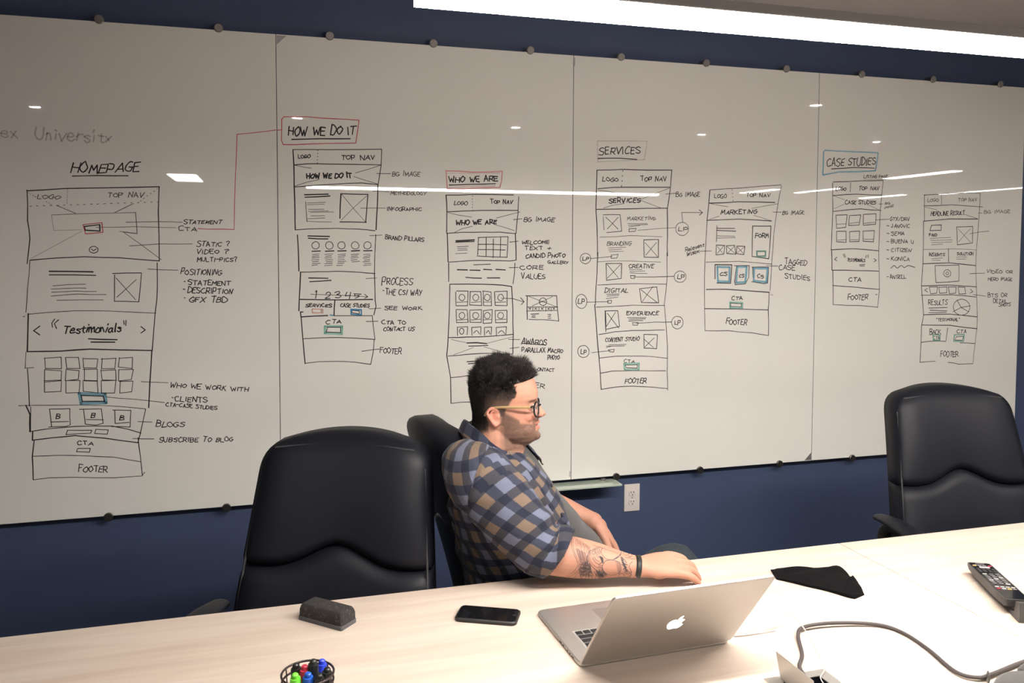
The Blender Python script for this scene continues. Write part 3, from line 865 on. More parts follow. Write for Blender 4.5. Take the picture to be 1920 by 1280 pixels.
WRITING = r"""
A|k|2.4|HOMEPAGE|-698,1875 -468,1886 -697,1914|0.20
A|g|1.4|LOGO|-810,1779 -736,1780 -809,1796|0.10
A|g|1.5|TOP NAV|-576,1790 -456,1791 -575,1809|0.10
A|k|1.6|STATEMENT|-316,1695 -182,1696 -316,1711|0.25
A|k|1.5|CTA|-336,1668 -272,1668 -336,1685|0.10
A|k|1.6|STATIC ?|-272,1610 -153,1610 -272,1630|0.15
A|k|1.6|VIDEO ?|-273,1582 -159,1582 -272,1599|0.15
A|k|1.6|MULTI-PICS?|-270,1552 -127,1552 -270,1569|0.15
A|k|1.6|POSITIONING|-330,1503 -185,1501 -329,1527|0.15
A|k|1.8|STATEMENT|-304,1463 -153,1460 -304,1483|0.15
A|k|1.8|DESCRIPTION|-307,1433 -145,1428 -307,1455|0.15
A|k|1.9|GFX TBD|-301,1398 -166,1396 -301,1420|0.15
A|k|2.7|Testimonials|-734,1289 -543,1292 -733,1317|0.15
A|k|1.7|WHO WE WORK WITH|-374,1075 -92,1045 -374,1094|0.15
A|k|1.8|CLIENTS|-359,1021 -243,1010 -359,1043|0.15
A|k|1.6|CTA-CASE STUDIES|-391,1004 -208,980 -391,1020|0.10
A|k|1.8|B|-766,975 -753,974 -765,995|0.10
A|k|1.8|B|-649,973 -636,972 -649,992|0.10
A|k|1.8|B|-552,959 -539,958 -552,978|0.10
A|k|1.7|BLOGS|-427,927 -326,920 -426,949|0.15
A|k|1.7|SUBSCRIBE TO BLOG|-418,867 -151,853 -418,886|0.15
A|k|1.7|CTA|-698,875 -645,870 -698,891|0.10
A|k|1.7|FOOTER|-695,772 -599,767 -695,797|0.20
Af|f|2.6|ex|-918,1995 -861,1996 -917,2028|0.00
Ag|f|3.0|University|-811,1995 -562,1988 -810,2033|0.05
B|k|2.7|HOW WE DO IT|68,2040 325,2056 68,2076|0.12
B|k|1.7|LOGO|106,1954 151,1958 106,1969|0.10
B|k|1.8|TOP NAV|271,1954 403,1958 271,1973|0.10
B|k|3.0|HOW WE DO IT|137,1877 311,1886 137,1897|0.05
B|g|1.5|BG IMAGE|473,1895 585,1898 473,1915|0.05
B|k|1.5|INFOGRAPHIC|450,1756 590,1758 450,1772|0.10
B|g|1.3|METHODOLOGY|466,1820 609,1822 466,1835|0.10
B|k|1.7|BRAND PILLARS|444,1641 601,1632 444,1661|0.10
B|k|1.8|PROCESS|429,1458 552,1454 429,1489|0.10
B|k|1.8|THE CSI WAY|443,1417 591,1411 443,1442|0.10
B|k|1.9|1|162,1406 171,1406 162,1437|0.20
B|k|1.9|2|204,1406 223,1406 205,1432|0.10
B|k|1.9|3|243,1405 264,1405 243,1431|0.10
B|k|1.9|4|281,1403 302,1403 282,1429|0.10
B|k|1.9|5|321,1403 349,1402 321,1425|0.10
B|k|1.9|SERVICES|128,1373 229,1370 128,1387|0.10
B|k|1.7|CASE STUDIES|264,1369 378,1367 264,1385|0.10
B|k|1.7|SEE WORK|438,1356 593,1352 438,1372|0.10
B|k|1.9|CTA|206,1303 265,1305 206,1321|0.10
B|k|1.8|CTA TO|428,1297 525,1295 428,1314|0.05
B|k|1.7|CONTACT US|435,1270 559,1267 436,1287|0.05
B|k|1.7|FOOTER|420,1181 508,1173 420,1207|0.10
C|k|2.7|WHO WE ARE|705,1877 912,1886 705,1902|0.08
C|k|1.6|LOGO|727,1783 783,1784 727,1800|0.10
C|k|1.9|TOP NAV|882,1791 978,1792 882,1809|0.10
C|k|2.7|WHO WE ARE|735,1702 908,1708 735,1722|0.08
C|k|1.7|BG IMAGE|1028,1719 1164,1721 1028,1738|0.10
C|k|1.8|WELCOME|1019,1624 1141,1625 1019,1639|0.10
C|k|1.8|TEXT +|1033,1599 1152,1600 1033,1615|0.10
C|k|2.0|CANDID PHOTO|1037,1565 1214,1568 1037,1584|0.10
C|k|1.7|GALLERY|1136,1541 1229,1539 1136,1555|0.10
C|k|1.8|CORE|1013,1517 1115,1516 1013,1535|0.10
C|k|1.8|VALUES|1019,1478 1125,1475 1018,1501|0.10
C|k|2.0|AWARDS|1020,1200 1132,1193 1019,1225|0.15
C|k|1.8|PARALLAX MACRO|1021,1166 1206,1155 1021,1186|0.10
C|k|1.8|PHOTO|1137,1128 1190,1127 1137,1148|0.10
C|k|1.7|ONTACT|1093,1081 1167,1076 1093,1096|0.10
C|k|1.7|ER|1084,1011 1124,1005 1084,1033|0.10
E|k|2.2|SERVICES|1367,2011 1561,2021 1367,2045|0.12
E|k|1.8|LOGO|1385,1898 1457,1899 1385,1916|0.10
E|k|1.9|TOP NAV|1565,1903 1688,1906 1564,1924|0.10
E|k|2.4|SERVICES|1414,1804 1563,1809 1414,1826|0.12
E|k|1.5|BG IMAGE|1737,1838 1855,1841 1736,1858|0.10
E|g|1.4|MARKETING|1502,1729 1637,1733 1502,1746|0.15
E|k|1.8|LP|1752,1686 1800,1686 1752,1704|0.10
E|g|1.5|BRANDING|1408,1618 1521,1621 1408,1638|0.12
E|k|1.8|LP|1295,1554 1324,1554 1295,1572|0.20
E|k|1.7|CREATIVE|1513,1521 1632,1521 1513,1540|0.10
E|k|1.8|LP|1751,1471 1785,1470 1751,1491|0.10
E|k|1.7|DIGITAL|1399,1413 1509,1412 1399,1435|0.10
E|k|1.8|LP|1275,1367 1306,1367 1275,1388|0.10
E|k|1.8|EXPERIENCE|1504,1314 1657,1311 1504,1332|0.12
E|k|1.8|LP|1738,1266 1768,1265 1737,1285|0.20
E|k|1.7|CONTENT STUDIO|1404,1197 1565,1200 1404,1217|0.12
E|k|1.8|LP|1288,1148 1317,1147 1288,1169|0.10
E|k|1.5|CTA|1493,1103 1544,1101 1493,1117|0.10
E|k|1.9|FOOTER|1498,1010 1602,1005 1498,1035|0.15
F|k|1.6|LOGO|1929,1835 1990,1836 1929,1857|0.10
F|k|1.7|TOP NAV|2091,1843 2216,1846 2090,1861|0.10
F|k|2.1|MARKETING|1962,1763 2148,1769 1962,1785|0.15
F|k|1.5|BG IMAGE|2284,1766 2399,1768 2284,1785|0.10
F|k|2.1|FORM|2143,1658 2213,1658 2143,1679|0.10
F|k|1.6|Relevant|1786,1593 1880,1617 1785,1610|0.10
F|k|1.6|WORK|1792,1572 1857,1588 1792,1587|0.10
F|k|2.0|CS|1963,1485 1998,1485 1963,1502|0.10
F|k|2.0|CS|2062,1474 2087,1474 2062,1490|0.10
F|k|2.0|CS|2157,1471 2190,1471 2157,1489|0.10
F|k|1.8|TAGGED|2301,1536 2420,1532 2301,1562|0.10
F|k|1.8|CASE|2270,1508 2356,1508 2269,1532|0.10
F|k|1.8|STUDIES|2303,1470 2440,1458 2302,1493|0.10
F|k|1.9|CTA|2025,1373 2080,1372 2025,1391|0.10
F|k|2.0|FOOTER|1998,1262 2106,1256 1998,1291|0.15
H|k|2.3|CASE STUDIES|2520,1995 2790,2010 2519,2036|0.15
H|k|1.4|LISTING PAGE|2727,1946 2861,1951 2727,1960|0.10
H|k|1.9|LOGO|2572,1884 2628,1885 2572,1902|0.10
H|k|1.8|TOP NAV|2699,1888 2816,1891 2699,1907|0.10
H|k|1.9|CASE STUDIES|2627,1821 2799,1824 2626,1839|0.10
H|g|1.2|BG|2852,1824 2881,1824 2852,1834|0.10
H|g|1.2|IMAGE|2849,1802 2902,1812 2849,1814|0.10
H|k|1.5|GTX/DRV|2882,1745 2998,1746 2881,1764|0.10
H|k|1.6|JANOVIC|2891,1711 2999,1712 2891,1730|0.10
H|k|1.6|SEMA|2892,1675 2969,1676 2892,1694|0.10
H|k|1.6|BUENA U|2894,1636 3027,1636 2893,1655|0.10
H|k|1.6|CITIZEN|2895,1594 3011,1594 2894,1613|0.10
H|k|1.6|KONICA|2896,1551 3004,1551 2896,1571|0.10
H|k|1.6|ANSELL|2891,1464 2986,1464 2890,1484|0.10
H|k|1.6|TESTIMONIALS|2645,1548 2745,1546 2644,1565|0.10
H|k|2.0|CTA|2655,1451 2724,1451 2655,1472|0.10
H|k|2.0|FOOTER|2653,1365 2766,1363 2652,1392|0.15
I|g|1.4|LOGO|3101,1840 3168,1842 3100,1857|0.10
I|g|1.4|TOP NAV|3288,1846 3401,1848 3288,1864|0.10
I|k|1.9|HEADLINE RESULT|3123,1772 3328,1780 3122,1794|0.10
I|g|1.4|BG IMAGE|3449,1787 3615,1793 3448,1806|0.10
I|k|1.9|FIND|3117,1671 3162,1672 3117,1685|0.10
I|k|1.7|INSIGHTS|3118,1573 3213,1573 3117,1591|0.10
I|k|1.7|SOLUTION|3289,1578 3391,1578 3288,1595|0.10
I|k|1.6|VIDEO OR|3475,1487 3642,1486 3474,1506|0.10
I|k|1.6|HERO IMAGE|3488,1449 3641,1447 3487,1468|0.10
I|k|1.6|BTS OR|3489,1366 3613,1365 3488,1386|0.10
I|k|1.6|DETAIL|3526,1337 3613,1334 3525,1357|0.10
I|k|1.6|SHOTS|3562,1316 3635,1317 3562,1334|0.10
I|k|1.7|RESULTS|3124,1333 3238,1331 3123,1361|0.10
I|k|1.6|"TESTIMONIAL"|3173,1251 3320,1248 3172,1267|0.10
I|k|1.8|BACK|3136,1185 3204,1184 3135,1211|0.10
I|k|1.8|CTA|3303,1186 3361,1185 3303,1209|0.10
I|k|1.6|CTA|3160,1161 3197,1160 3160,1178|0.10
I|k|1.9|FOOTER|3206,1070 3315,1069 3205,1100|0.10
"""
TATTOO = """
1.2|7274,8763 7236,8681 7230,8552 7276,8376 7357,8174 7414,8017 7454,7840 7478,7664
1.0|7308,8742 7274,8655 7271,8537 7310,8372 7390,8181 7453,8013 7490,7836 7507,7661
1.0|7414,8017 7314,7876 7202,7802 7078,7761
1.0|7453,7926 7359,7828 7247,7765 7146,7722
1.0|7315,7703 7382,7782 7472,7838
0.8|7335,8723 7349,8608 7359,8492
0.8|7353,8726 7367,8675 7376,8625
0.8|7372,8700 7386,8600 7396,8500
0.8|7390,8689 7404,8622 7414,8555
0.8|7409,8678 7423,8587 7433,8498
0.8|7427,8665 7441,8609 7451,8553
0.8|7446,8655 7460,8581 7470,8507
0.8|7465,8637 7479,8517 7489,8398
0.8|7483,8620 7498,8534 7507,8449
0.8|7502,8615 7516,8551 7526,8486
0.8|7521,8609 7534,8563 7544,8517
0.8|7539,8589 7553,8520 7563,8452
0.8|7558,8577 7572,8466 7582,8354
0.8|7577,8562 7591,8475 7601,8388
0.8|7595,8554 7609,8508 7619,8462
0.8|7614,8539 7628,8484 7638,8430
0.8|7633,8523 7647,8403 7657,8283
0.8|7651,8507 7666,8449 7675,8391
0.8|7670,8490 7685,8385 7695,8281
0.8|7689,8480 7703,8367 7713,8254
0.8|7708,8466 7722,8362 7732,8258
0.8|7726,8460 7741,8341 7751,8223
0.8|7350,8445 7405,8291 7456,8138
1.2|7366,8448 7421,8258 7473,8069
0.8|7382,8460 7437,8292 7488,8124
0.8|7398,8441 7453,8207 7505,7974
0.8|7413,8426 7469,8237 7520,8048
1.2|7429,8431 7485,8210 7537,7989
0.6|7445,8407 7501,8214 7552,8022
0.6|7461,8390 7517,8158 7569,7926
0.8|7477,8385 7533,8176 7584,7968
1.2|7493,8401 7549,8152 7601,7903
1.2|7509,8370 7565,8168 7616,7966
0.8|7525,8370 7581,8165 7632,7960
0.8|7541,8359 7596,8165 7648,7972
0.6|7557,8342 7613,8132 7664,7923
0.6|7572,8340 7628,8164 7680,7988
1.2|7588,8327 7644,8169 7695,8011
0.6|7604,8353 7660,8150 7712,7946
0.8|7449,7946 7473,7664
0.8|7467,7909 7491,7660
0.8|7485,7901 7510,7656
0.8|7503,7890 7528,7652
0.8|7521,7891 7546,7648
1.4|7539,7924 7564,7644
0.8|7558,7893 7582,7639
0.8|7576,7925 7601,7635
0.8|7594,7933 7619,7631
0.8|7612,7945 7637,7627
1.4|7630,7949 7655,7623
1.0|7649,7869 7673,7619
0.8|7666,7925 7692,7614
1.4|7685,7881 7710,7610
1.0|7703,7883 7728,7606
0.8|7721,7890 7746,7604
0.8|7739,7926 7765,7602
1.4|7757,7937 7783,7600
1.6|8037,8419 7900,8411 7809,8366 7718,8331 7684,8248 7697,8117 7766,7980 7905,7835 8043,7755
1.4|7991,8391 7900,8378 7832,8342 7786,8303 7810,8257 7867,8251 7878,8294 7843,8319
1.1|7741,8307 7719,8201 7754,8068 7858,7948 7996,7869
1.4|7866,8382 7901,8270 7970,8198
1.4|7934,8386 7923,8311 7993,8239 8015,8323
1.4|7992,8369 7969,8285
1.4|7901,8205 7971,8154 8039,8169
1.4|7856,8187 7902,8096 7994,8043
1.4|7810,8170 7868,8056 7972,7980 8041,7984
1.5|8083,8393 8038,8321 8073,8209 8178,8100 8317,8053 8456,8072 8571,8136 8593,8244 8546,8314 8407,8350 8221,8372
1.6|8155,8037 8087,7946 8077,7838 8135,7734 8274,7664 8413,7654 8552,7700 8598,7805 8573,7917 8503,7990 8363,8044 8224,8052 8155,8037
1.3|8111,7802 8089,7750
1.1|8386,8064 8502,8095
1.3|8123,7790 8101,7738
1.1|8409,8074 8516,8111
1.3|8135,7778 8112,7725
1.1|8432,8085 8529,8128
1.3|8146,7765 8124,7713
1.1|8455,8096 8543,8144
1.3|8158,7753 8135,7701
1.1|8479,8107 8557,8160
1.3|8170,7741 8147,7689
1.1|8502,8117 8571,8176
1.3|8181,7729 8159,7677
1.1|8525,8128 8585,8192
1.3|8193,7717 8170,7665
1.1|8548,8139 8598,8208
1.3|8205,7705 8182,7652
1.1|8571,8150 8612,8224
0.9|8433,7997 8508,7979 8573,7979
1.1|7962,7812 7998,7607
0.9|8440,7973 8513,7954 8573,7954
1.1|7971,7795 8012,7605
0.9|8448,7948 8517,7930 8573,7930
1.1|7980,7855 8026,7604
0.9|8455,7923 8522,7905 8574,7906
1.1|7989,7827 8040,7602
0.9|8462,7898 8527,7880 8574,7882
1.1|7998,7850 8053,7601
0.9|8469,7873 8532,7856 8574,7858
1.1|8008,7817 8067,7599
0.9|8476,7848 8537,7831 8574,7834
1.1|8017,7809 8081,7598
0.9|8484,7824 8542,7806 8575,7810
1.1|8026,7881 8095,7596
0.9|8491,7799 8547,7782 8575,7785
1.1|8035,7852 8109,7595
0.9|8498,7774 8552,7757 8575,7761
1.1|8044,7833 8123,7593
0.9|8505,7749 8557,7732 8575,7737
1.1|8054,7803 8136,7592
0.9|8513,7724 8562,7708 8576,7713
1.1|8063,7863 8150,7590
0.9|8520,7699 8566,7683 8576,7689
1.1|8073,7757 8164,7589
0.9|8527,7674 8571,7658 8576,7665
1.1|8081,7869 8178,7587
1.3|8090,7673 8182,7598 8321,7561 8461,7556 8577,7588
1.3|8136,7679 8228,7626 8367,7599
1.4|8507,7595 8576,7665 8646,7668 8693,7619 8670,7555 8601,7541
1.5|8645,7778 8738,7779 8762,7722 8692,7696 8763,7644 8857,7645 8893,7597 8834,7571 8870,7512
1.5|8692,7751 8716,7716
1.5|8785,7763 8809,7694 8892,7664
1.4|8593,8266 8663,8276 8699,8222 8652,8194 8711,8133 8781,8137 8828,8176 8887,8148 8899,8092 8829,8066 8888,8016 8994,8010
1.4|8757,8249 8734,8208 8793,8180 8839,8230 8886,8203
1.4|8700,8091 8759,8052 8817,8063
1.4|8782,8104 8864,8085
1.6|8924,7947 8854,7899 8827,7825 8868,7732 8904,7662
2.6|8595,8112 8665,8039 8643,7976 8714,7902 8784,7873
2.6|8618,8088 8701,8003 8748,7921
1.7|8597,7915 8691,7839 8668,7753
1.7|8643,7932 8761,7810
1.6|7695,8290 7651,8165 7663,8034 7699,7900
1.6|8040,8038 8110,7987
1.6|7995,7999 8087,8012
1.6|7972,7958 8076,7926
1.6|7961,7916 8065,7883
1.5|7767,7849 7814,7714 7780,7631
1.5|7836,7820 7906,7704 7872,7599
1.5|7722,7811 7701,7640
1.5|7894,7749 7975,7610
1.5|7609,7736 7632,7647
4.5|7475,8043 7510,7665
4.5|7493,8015 7528,7661
4.5|7510,8154 7546,7656
4.5|7530,8020 7564,7652
4.5|7548,7990 7582,7648
4.5|7565,8063 7600,7644
4.5|7584,8015 7619,7640
4.5|7602,8064 7637,7636
4.5|7620,8090 7655,7631
4.5|7639,7993 7673,7627
4.5|7656,8084 7692,7623
4.5|7674,8096 7710,7619
4.5|7693,7971 7728,7615
4.5|7711,8024 7746,7613
4.5|7730,8014 7765,7611
4.5|7748,7967 7783,7609
5.0|8595,8112 8643,7932
5.0|8607,8085 8660,7899
5.0|8619,8057 8677,7867
5.0|8631,8030 8693,7834
5.0|8643,8002 8710,7802
5.0|8654,7975 8727,7769
5.0|8666,7947 8743,7737
5.0|8678,7919 8760,7704
5.0|8690,7892 8777,7672
4.5|7993,8195 8058,8080
4.5|7905,7835 7975,7631
4.5|8007,8187 8063,8066
4.5|7925,7820 7996,7629
4.5|8021,8179 8068,8053
4.5|7946,7804 8016,7627
4.5|8035,8171 8073,8039
4.5|7967,7789 8037,7625
4.5|8048,8163 8077,8026
4.5|7988,7774 8058,7622
4.5|8062,8156 8082,8012
4.5|8008,7758 8079,7620
4.5|8076,8148 8087,7998
4.5|8029,7743 8099,7618
4.5|8090,8140 8091,7985
4.5|8050,7728 8120,7616
3.2|7808,8504 7865,8460
3.2|7867,8479 7925,8437
3.2|7927,8454 7984,8413
3.2|7986,8428 8044,8390
3.2|8046,8403 8104,8367
3.2|8106,8377 8164,8343
3.2|8166,8352 8224,8320
3.2|8226,8326 8284,8296
3.2|8287,8301 8345,8273
3.2|8347,8275 8405,8249
3.2|8408,8249 8466,8226
3.2|8468,8224 8526,8202
"""
# ------------------------------------------------------------ glass boards
BX = [-1.1942, .0269, 1.248, 2.4691, 3.6902]; BZ0, BZ1 = .598, 2.427
m_glass = mat('white_glass', (.86, .845, .80), .6, spec=0, coat=1, coatr=.012)
nt, bs = nodes(m_glass); bs.inputs['Coat IOR'].default_value = 1.5
m_gedge = mat('green_glass_edge', (.25, .36, .3), .15)
m_steel = mat('brushed_steel', (.42, .4, .38), .38, 1)
INK = {'k': mat('black_marker', (.012, .011, .011), .6), 'g': mat('worn_black_marker', (.1, .09, .085), .7),
       'f': mat('ghost_marker', (.2, .19, .18), .7, alpha=.30), 'f2': mat('faint_marker', (.1, .09, .09), .7, alpha=.45),
       'r': mat('red_marker', (.62, .06, .07), .6, alpha=.85), 'p': mat('pink_marker', (.85, .30, .32), .7, alpha=.6),
       'p2': mat('pale_pink_marker', (.85, .45, .42), .7, alpha=.25), 'b': mat('blue_marker', (.20, .52, .70), .7, alpha=.62),
       'b2': mat('strong_blue_marker', (.05, .32, .62), .7, alpha=.75), 't': mat('teal_marker', (.28, .68, .56), .7, alpha=.55),
       'o': mat('orange_marker', (.85, .45, .32), .7, alpha=.45)}
boards = []
for i, lab in enumerate(('leftmost frosted white glass board, bearing the HOMEPAGE sketch', 'white glass board with the How We Do It and Who We Are sketches',
                         'white glass board with the Services and Marketing sketches', 'rightmost white glass board, bearing the Case Studies sketches')):
    x0, x1 = BX[i]+.0012, BX[i+1]-.0012
    t = empty('glass_board', ((x0+x1)/2, BY, BZ0)); tag(t, lab, 'whiteboard', 'wall-mounted glass boards')
    t['x0'] = (x0+x1)/2
    h = (x1-x0)/2
    b = BM(); bx(b, -h, h, 0, .006, 0, BZ1-BZ0, .0008, 1); p = obj('glass_panel', b, [m_glass, m_gedge], t)
    for f in p.data.polygons:
        if abs(f.normal.y) < .5: f.material_index = 1
    boards.append(t)
def clip(x, z, top):
    i = max(k for k in range(4) if x > BX[k]); t = boards[i]; X = x-t['x0']; Z = z-BZ0
    b = BM(); cyl(b, (X, -.007, Z), (X, 0, Z), .0165, n=24); cyl(b, (X, -.009, Z), (X, -.007, Z), .0145, .0165, n=24)
    o = obj('standoff_clip', b, m_steel if top else m_dsteel, t, .6)
    b = BM(); cyl(b, (X, .0062, Z+(.006 if top else -.006)), (X, .0445, Z+(.006 if top else -.006)), .010, n=18); obj('spacer', b, m_steel if top else m_dsteel, o, .6)
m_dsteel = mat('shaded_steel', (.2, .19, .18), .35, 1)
for k in range(-4, 9):
    x = .2305+.4115*k
    if x > BX[0]+.02: clip(x, 2.434, True)
for x in (-1.0, -.597, -.1775, .22, .64, 1.05, 1.4605, 1.8747, 2.2924, 2.6965, 3.105, 3.52): clip(x, .595, False)

GLYPH = dict(zip('ABCDEFGHIJKLMNOPRSTUVWXYZ', (
 '003960 1353', '0009 ~0949574505 ~0545623000', '~583906032061', '0009 ~092966633000', '59090050 0545', '000959 0545', '~58390603205164 3464', '0009 6069 0564', '1019',
 '~4945422002', '0009 5904 1560', '090050', '0019336970', '00095069', '~39060330636639', '0009 ~0949574404', '0009 ~0949574404 2460', '~68390735634001', '0969 3930',
 '~0903205169', '093069', '0920466089', '0960 0069', '0934 6920', '09690060')))
GLYPH.update({'1': '1729 2920', '2': '~073967430060', '3': '~08495725634001', '4': '190464 5950', '5': '6909 0905 ~05463301', '?': '~0739673432 3031', '-': '0555', '+': '0454 3137',
 '/': '0069', '"': '1927 4937', 'e': '~0343452604013051', 's': '~452605422001', 't': '~282140 0646', 'i': '1510 1819', 'm': '0006 ~042630 ~345660', 'o': '~26040120424426',
 'n': '0006 ~042640', 'a': '~452603103145 464150', 'l': '191020', 'r': '0006 ~042646', 'v': '062046', 'y': '0622 4600', 'x': '0046 0640'})
WID = {'I': 2, 'M': 7, 'W': 8, ' ': 4, 'i': 2, 'l': 2, 't': 4, 'm': 6, 'e': 5, 'n': 4, 'o': 4, 'a': 5, 's': 4, 'r': 4, 'v': 4, 'y': 4, '1': 3, '"': 5, '-': 5, 'E': 5, 'F': 5, 'L': 5}
class Ink:
    def __init__(s, x0): s.x0 = x0; s.v = []; s.f = []; s.mi = []; s.ms = []; s.k = 0; s.parts = []
    def stroke(s, pts, w, c, smooth=False):
        if smooth: pts = cr(pts, 4)
        if c not in s.ms: s.ms.append(c)
        w = (w*1.42+.55)/1000*({'b': 1.5, 't': 1.5, 'p2': 1.4, 'p': 1.3}.get(c, 1)); s.k += 1
        y = -.0003-.00002*(s.k % 9); nv, nf = len(s.v), len(s.f)
        jit = .0006
        pts = [(p[0]/1000-s.x0+random.uniform(-jit, jit), p[1]/1000-BZ0+random.uniform(-jit, jit)) for p in pts]
        # one strip with mitred joints and rounded ends
        P = [V(p) for p in pts]; P = [p for i, p in enumerate(P) if i == 0 or (p-P[i-1]).length > 1e-4]
        if len(P) < 2: P = [P[0], P[0]+V((.001, 0))]
        run = [[P[0]]]
        for i in range(1, len(P)):
            run[-1].append(P[i])
            if i < len(P)-1:
                a = (P[i]-P[i-1]).normalized(); b_ = (P[i+1]-P[i]).normalized()
                if a.dot(b_) < .35: run.append([P[i]])
        for R in run:
            n0 = len(s.v); m = len(R)
            for i, p in enumerate(R):
                t = (R[min(i+1, m-1)]-R[max(i-1, 0)]).normalized(); n = V((-t.y, t.x))
                ww = w*(.88+.24*random.random())/2
                q = p.copy()
                if i == 0: q = p-t*ww*.5
                if i == m-1: q = p+t*ww*.5
                a, b_ = q+n*ww, q-n*ww
                s.v += [(a.x, y, a.y), (b_.x, y, b_.y)]
            for i in range(m-1):
                s.f.append((n0+2*i, n0+2*i+1, n0+2*i+3, n0+2*i+2)); s.mi.append(s.ms.index(c))
            # round caps
            for p, t in ((R[0], (R[0]-R[1]).normalized()), (R[-1], (R[-1]-R[-2]).normalized())):
                n0 = len(s.v); a0 = math.atan2(t.y, t.x)
                for k in range(5):
                    a = a0-PI/2+k*PI/4; s.v.append((p.x+math.cos(a)*w*.48, y, p.y+math.sin(a)*w*.48))
                s.f.append(tuple(range(n0, n0+5))); s.mi.append(s.ms.index(c))
        s.parts.append(((nv, len(s.v)), (nf, len(s.f)), c))
    def build(s, name, parent, label):
        me = bpy.data.meshes.new(name); me.from_pydata(s.v, [], s.f); me.update()
        for c in s.ms: me.materials.append(INK[c])
        me.polygons.foreach_set('material_index', s.mi)
        o = bpy.data.objects.new(name, me); COL.objects.link(o); o.parent = parent; o['label'] = label
        return o
GROUPS = {'A': (0, 'marker_sketch', 'black marker page sketch headed HOMEPAGE with notes'), 'Ar': (0, 'marker_highlight', 'red marker box and line from CTA'), 'Af': (0, 'ghost_writing', 'half erased end of a grey word'), 'Ag': (0, 'ghost_writing', 'half erased grey word University'), 'Ab': (0, 'marker_smudge', 'blue marker halo around the case studies button'),
 'B': (1, 'marker_sketch', 'black marker page sketch headed HOW WE DO IT with notes'), 'Br': (1, 'marker_highlight', 'red marker frame around the How We Do It heading'), 'Bb': (1, 'marker_smudge', 'blue, teal and orange marker halos around small buttons'),
 'C': (1, 'marker_sketch', 'black marker page sketch headed WHO WE ARE with notes'), 'Cp': (1, 'marker_highlight', 'pink marker frame around the Who We Are heading'),
 'E': (2, 'marker_sketch', 'black marker page sketch headed SERVICES with circled LP notes'), 'Et': (2, 'marker_smudge', 'teal halo on the Services button and faint pink frame'),
 'F': (2, 'marker_sketch', 'black marker page sketch headed MARKETING with notes'), 'Fb': (2, 'marker_smudge', 'blue frames and teal halos on the Marketing sketch'),
 'H': (3, 'marker_sketch', 'black marker page sketch headed CASE STUDIES with list of names'), 'Hb': (3, 'marker_highlight', 'blue marker frame around the Case Studies heading'),
 'I': (3, 'marker_sketch', 'black marker page sketch headed HEADLINE RESULT with notes'), 'Ib': (3, 'marker_smudge', 'teal marker halos around two small buttons')}
inks = {g: Ink(boards[GROUPS[g][0]]['x0']) for g in GROUPS}
for ln in STROKES.strip().split('\n'):
    g, c, wt, sm, pts = ln.split('|')
    P = [tuple(float(a) for a in p.split(',')) for p in pts.split()]
    # gentle hand wobble on long lines
    Q = []
    for i, p in enumerate(P):
        Q.append(p)
        if i < len(P)-1:
            q = P[i+1]; L = math.hypot(q[0]-p[0], q[1]-p[1])
            if L > 60: Q.append(((p[0]+q[0])/2+random.uniform(-1, 1)*L*.008, (p[1]+q[1])/2+random.uniform(-1, 1)*L*.008))
    inks[g].stroke(Q, float(wt), c, sm == '1')
for ln in WRITING.strip().split('\n'):
    g, c, wt, s, pts, sl = ln.split('|')
    o, a, u = [V([float(k) for k in p.split(',')]) for p in pts.split()]
    A = a-o; U = u-o; tot = sum(WID.get(ch, 6)+1.7 for ch in s)-1.7; x = 0
    sl = float(sl)*U.length*.8/9
    for ch in s:
        if ch in GLYPH:
            sc_ = random.uniform(.82, 1.1); rt_ = random.uniform(-.10, .12)
            if ch.isupper() and x > 0 and s[max(0, s.index(ch)-1)] != ' ': sc_ *= .88
            dy = random.uniform(-.6, .6)
            for stn in GLYPH[ch].split():
                sm = stn[0] == '~'; stn = stn.lstrip('~')
                pts = [(int(stn[i]), int(stn[i+1])) for i in range(0, len(stn), 2)]
                pts = [(px+random.uniform(-.55, .55), py+random.uniform(-.55, .55)) for px, py in pts]
                W2 = [o+A*((x+px+rt_*py)/tot)+U*((py*sc_+dy)/9)+A.normalized()*sl*py for px, py in pts]
                inks[g].stroke([tuple(p) for p in W2], float(wt)*1.12, c, sm)
        x += WID.get(ch, 6)+1.7
CN = {'r': 'red', 'p': 'pink', 'p2': 'pale pink', 'b': 'blue', 'b2': 'strong blue', 't': 'teal', 'o': 'orange', 'f': 'grey'}
for g, (bi, nm, lab) in GROUPS.items():
    if len(g) == 1 or g in ('Af', 'Ag'): inks[g].build(nm, boards[bi], lab); continue
    k = inks[g]                                    # every halo and frame is a mark of its own
    for (v0, v1), (f0, f1), c in k.parts:
        q = Ink(k.x0); q.v = k.v[v0:v1]; q.f = [tuple(i-v0 for i in f) for f in k.f[f0:f1]]; q.ms = [c]; q.mi = [0]*len(q.f)
        q.build(nm, boards[bi], CN[c]+(' marker halo around a button' if 'smudge' in nm else ' marker frame or line'))

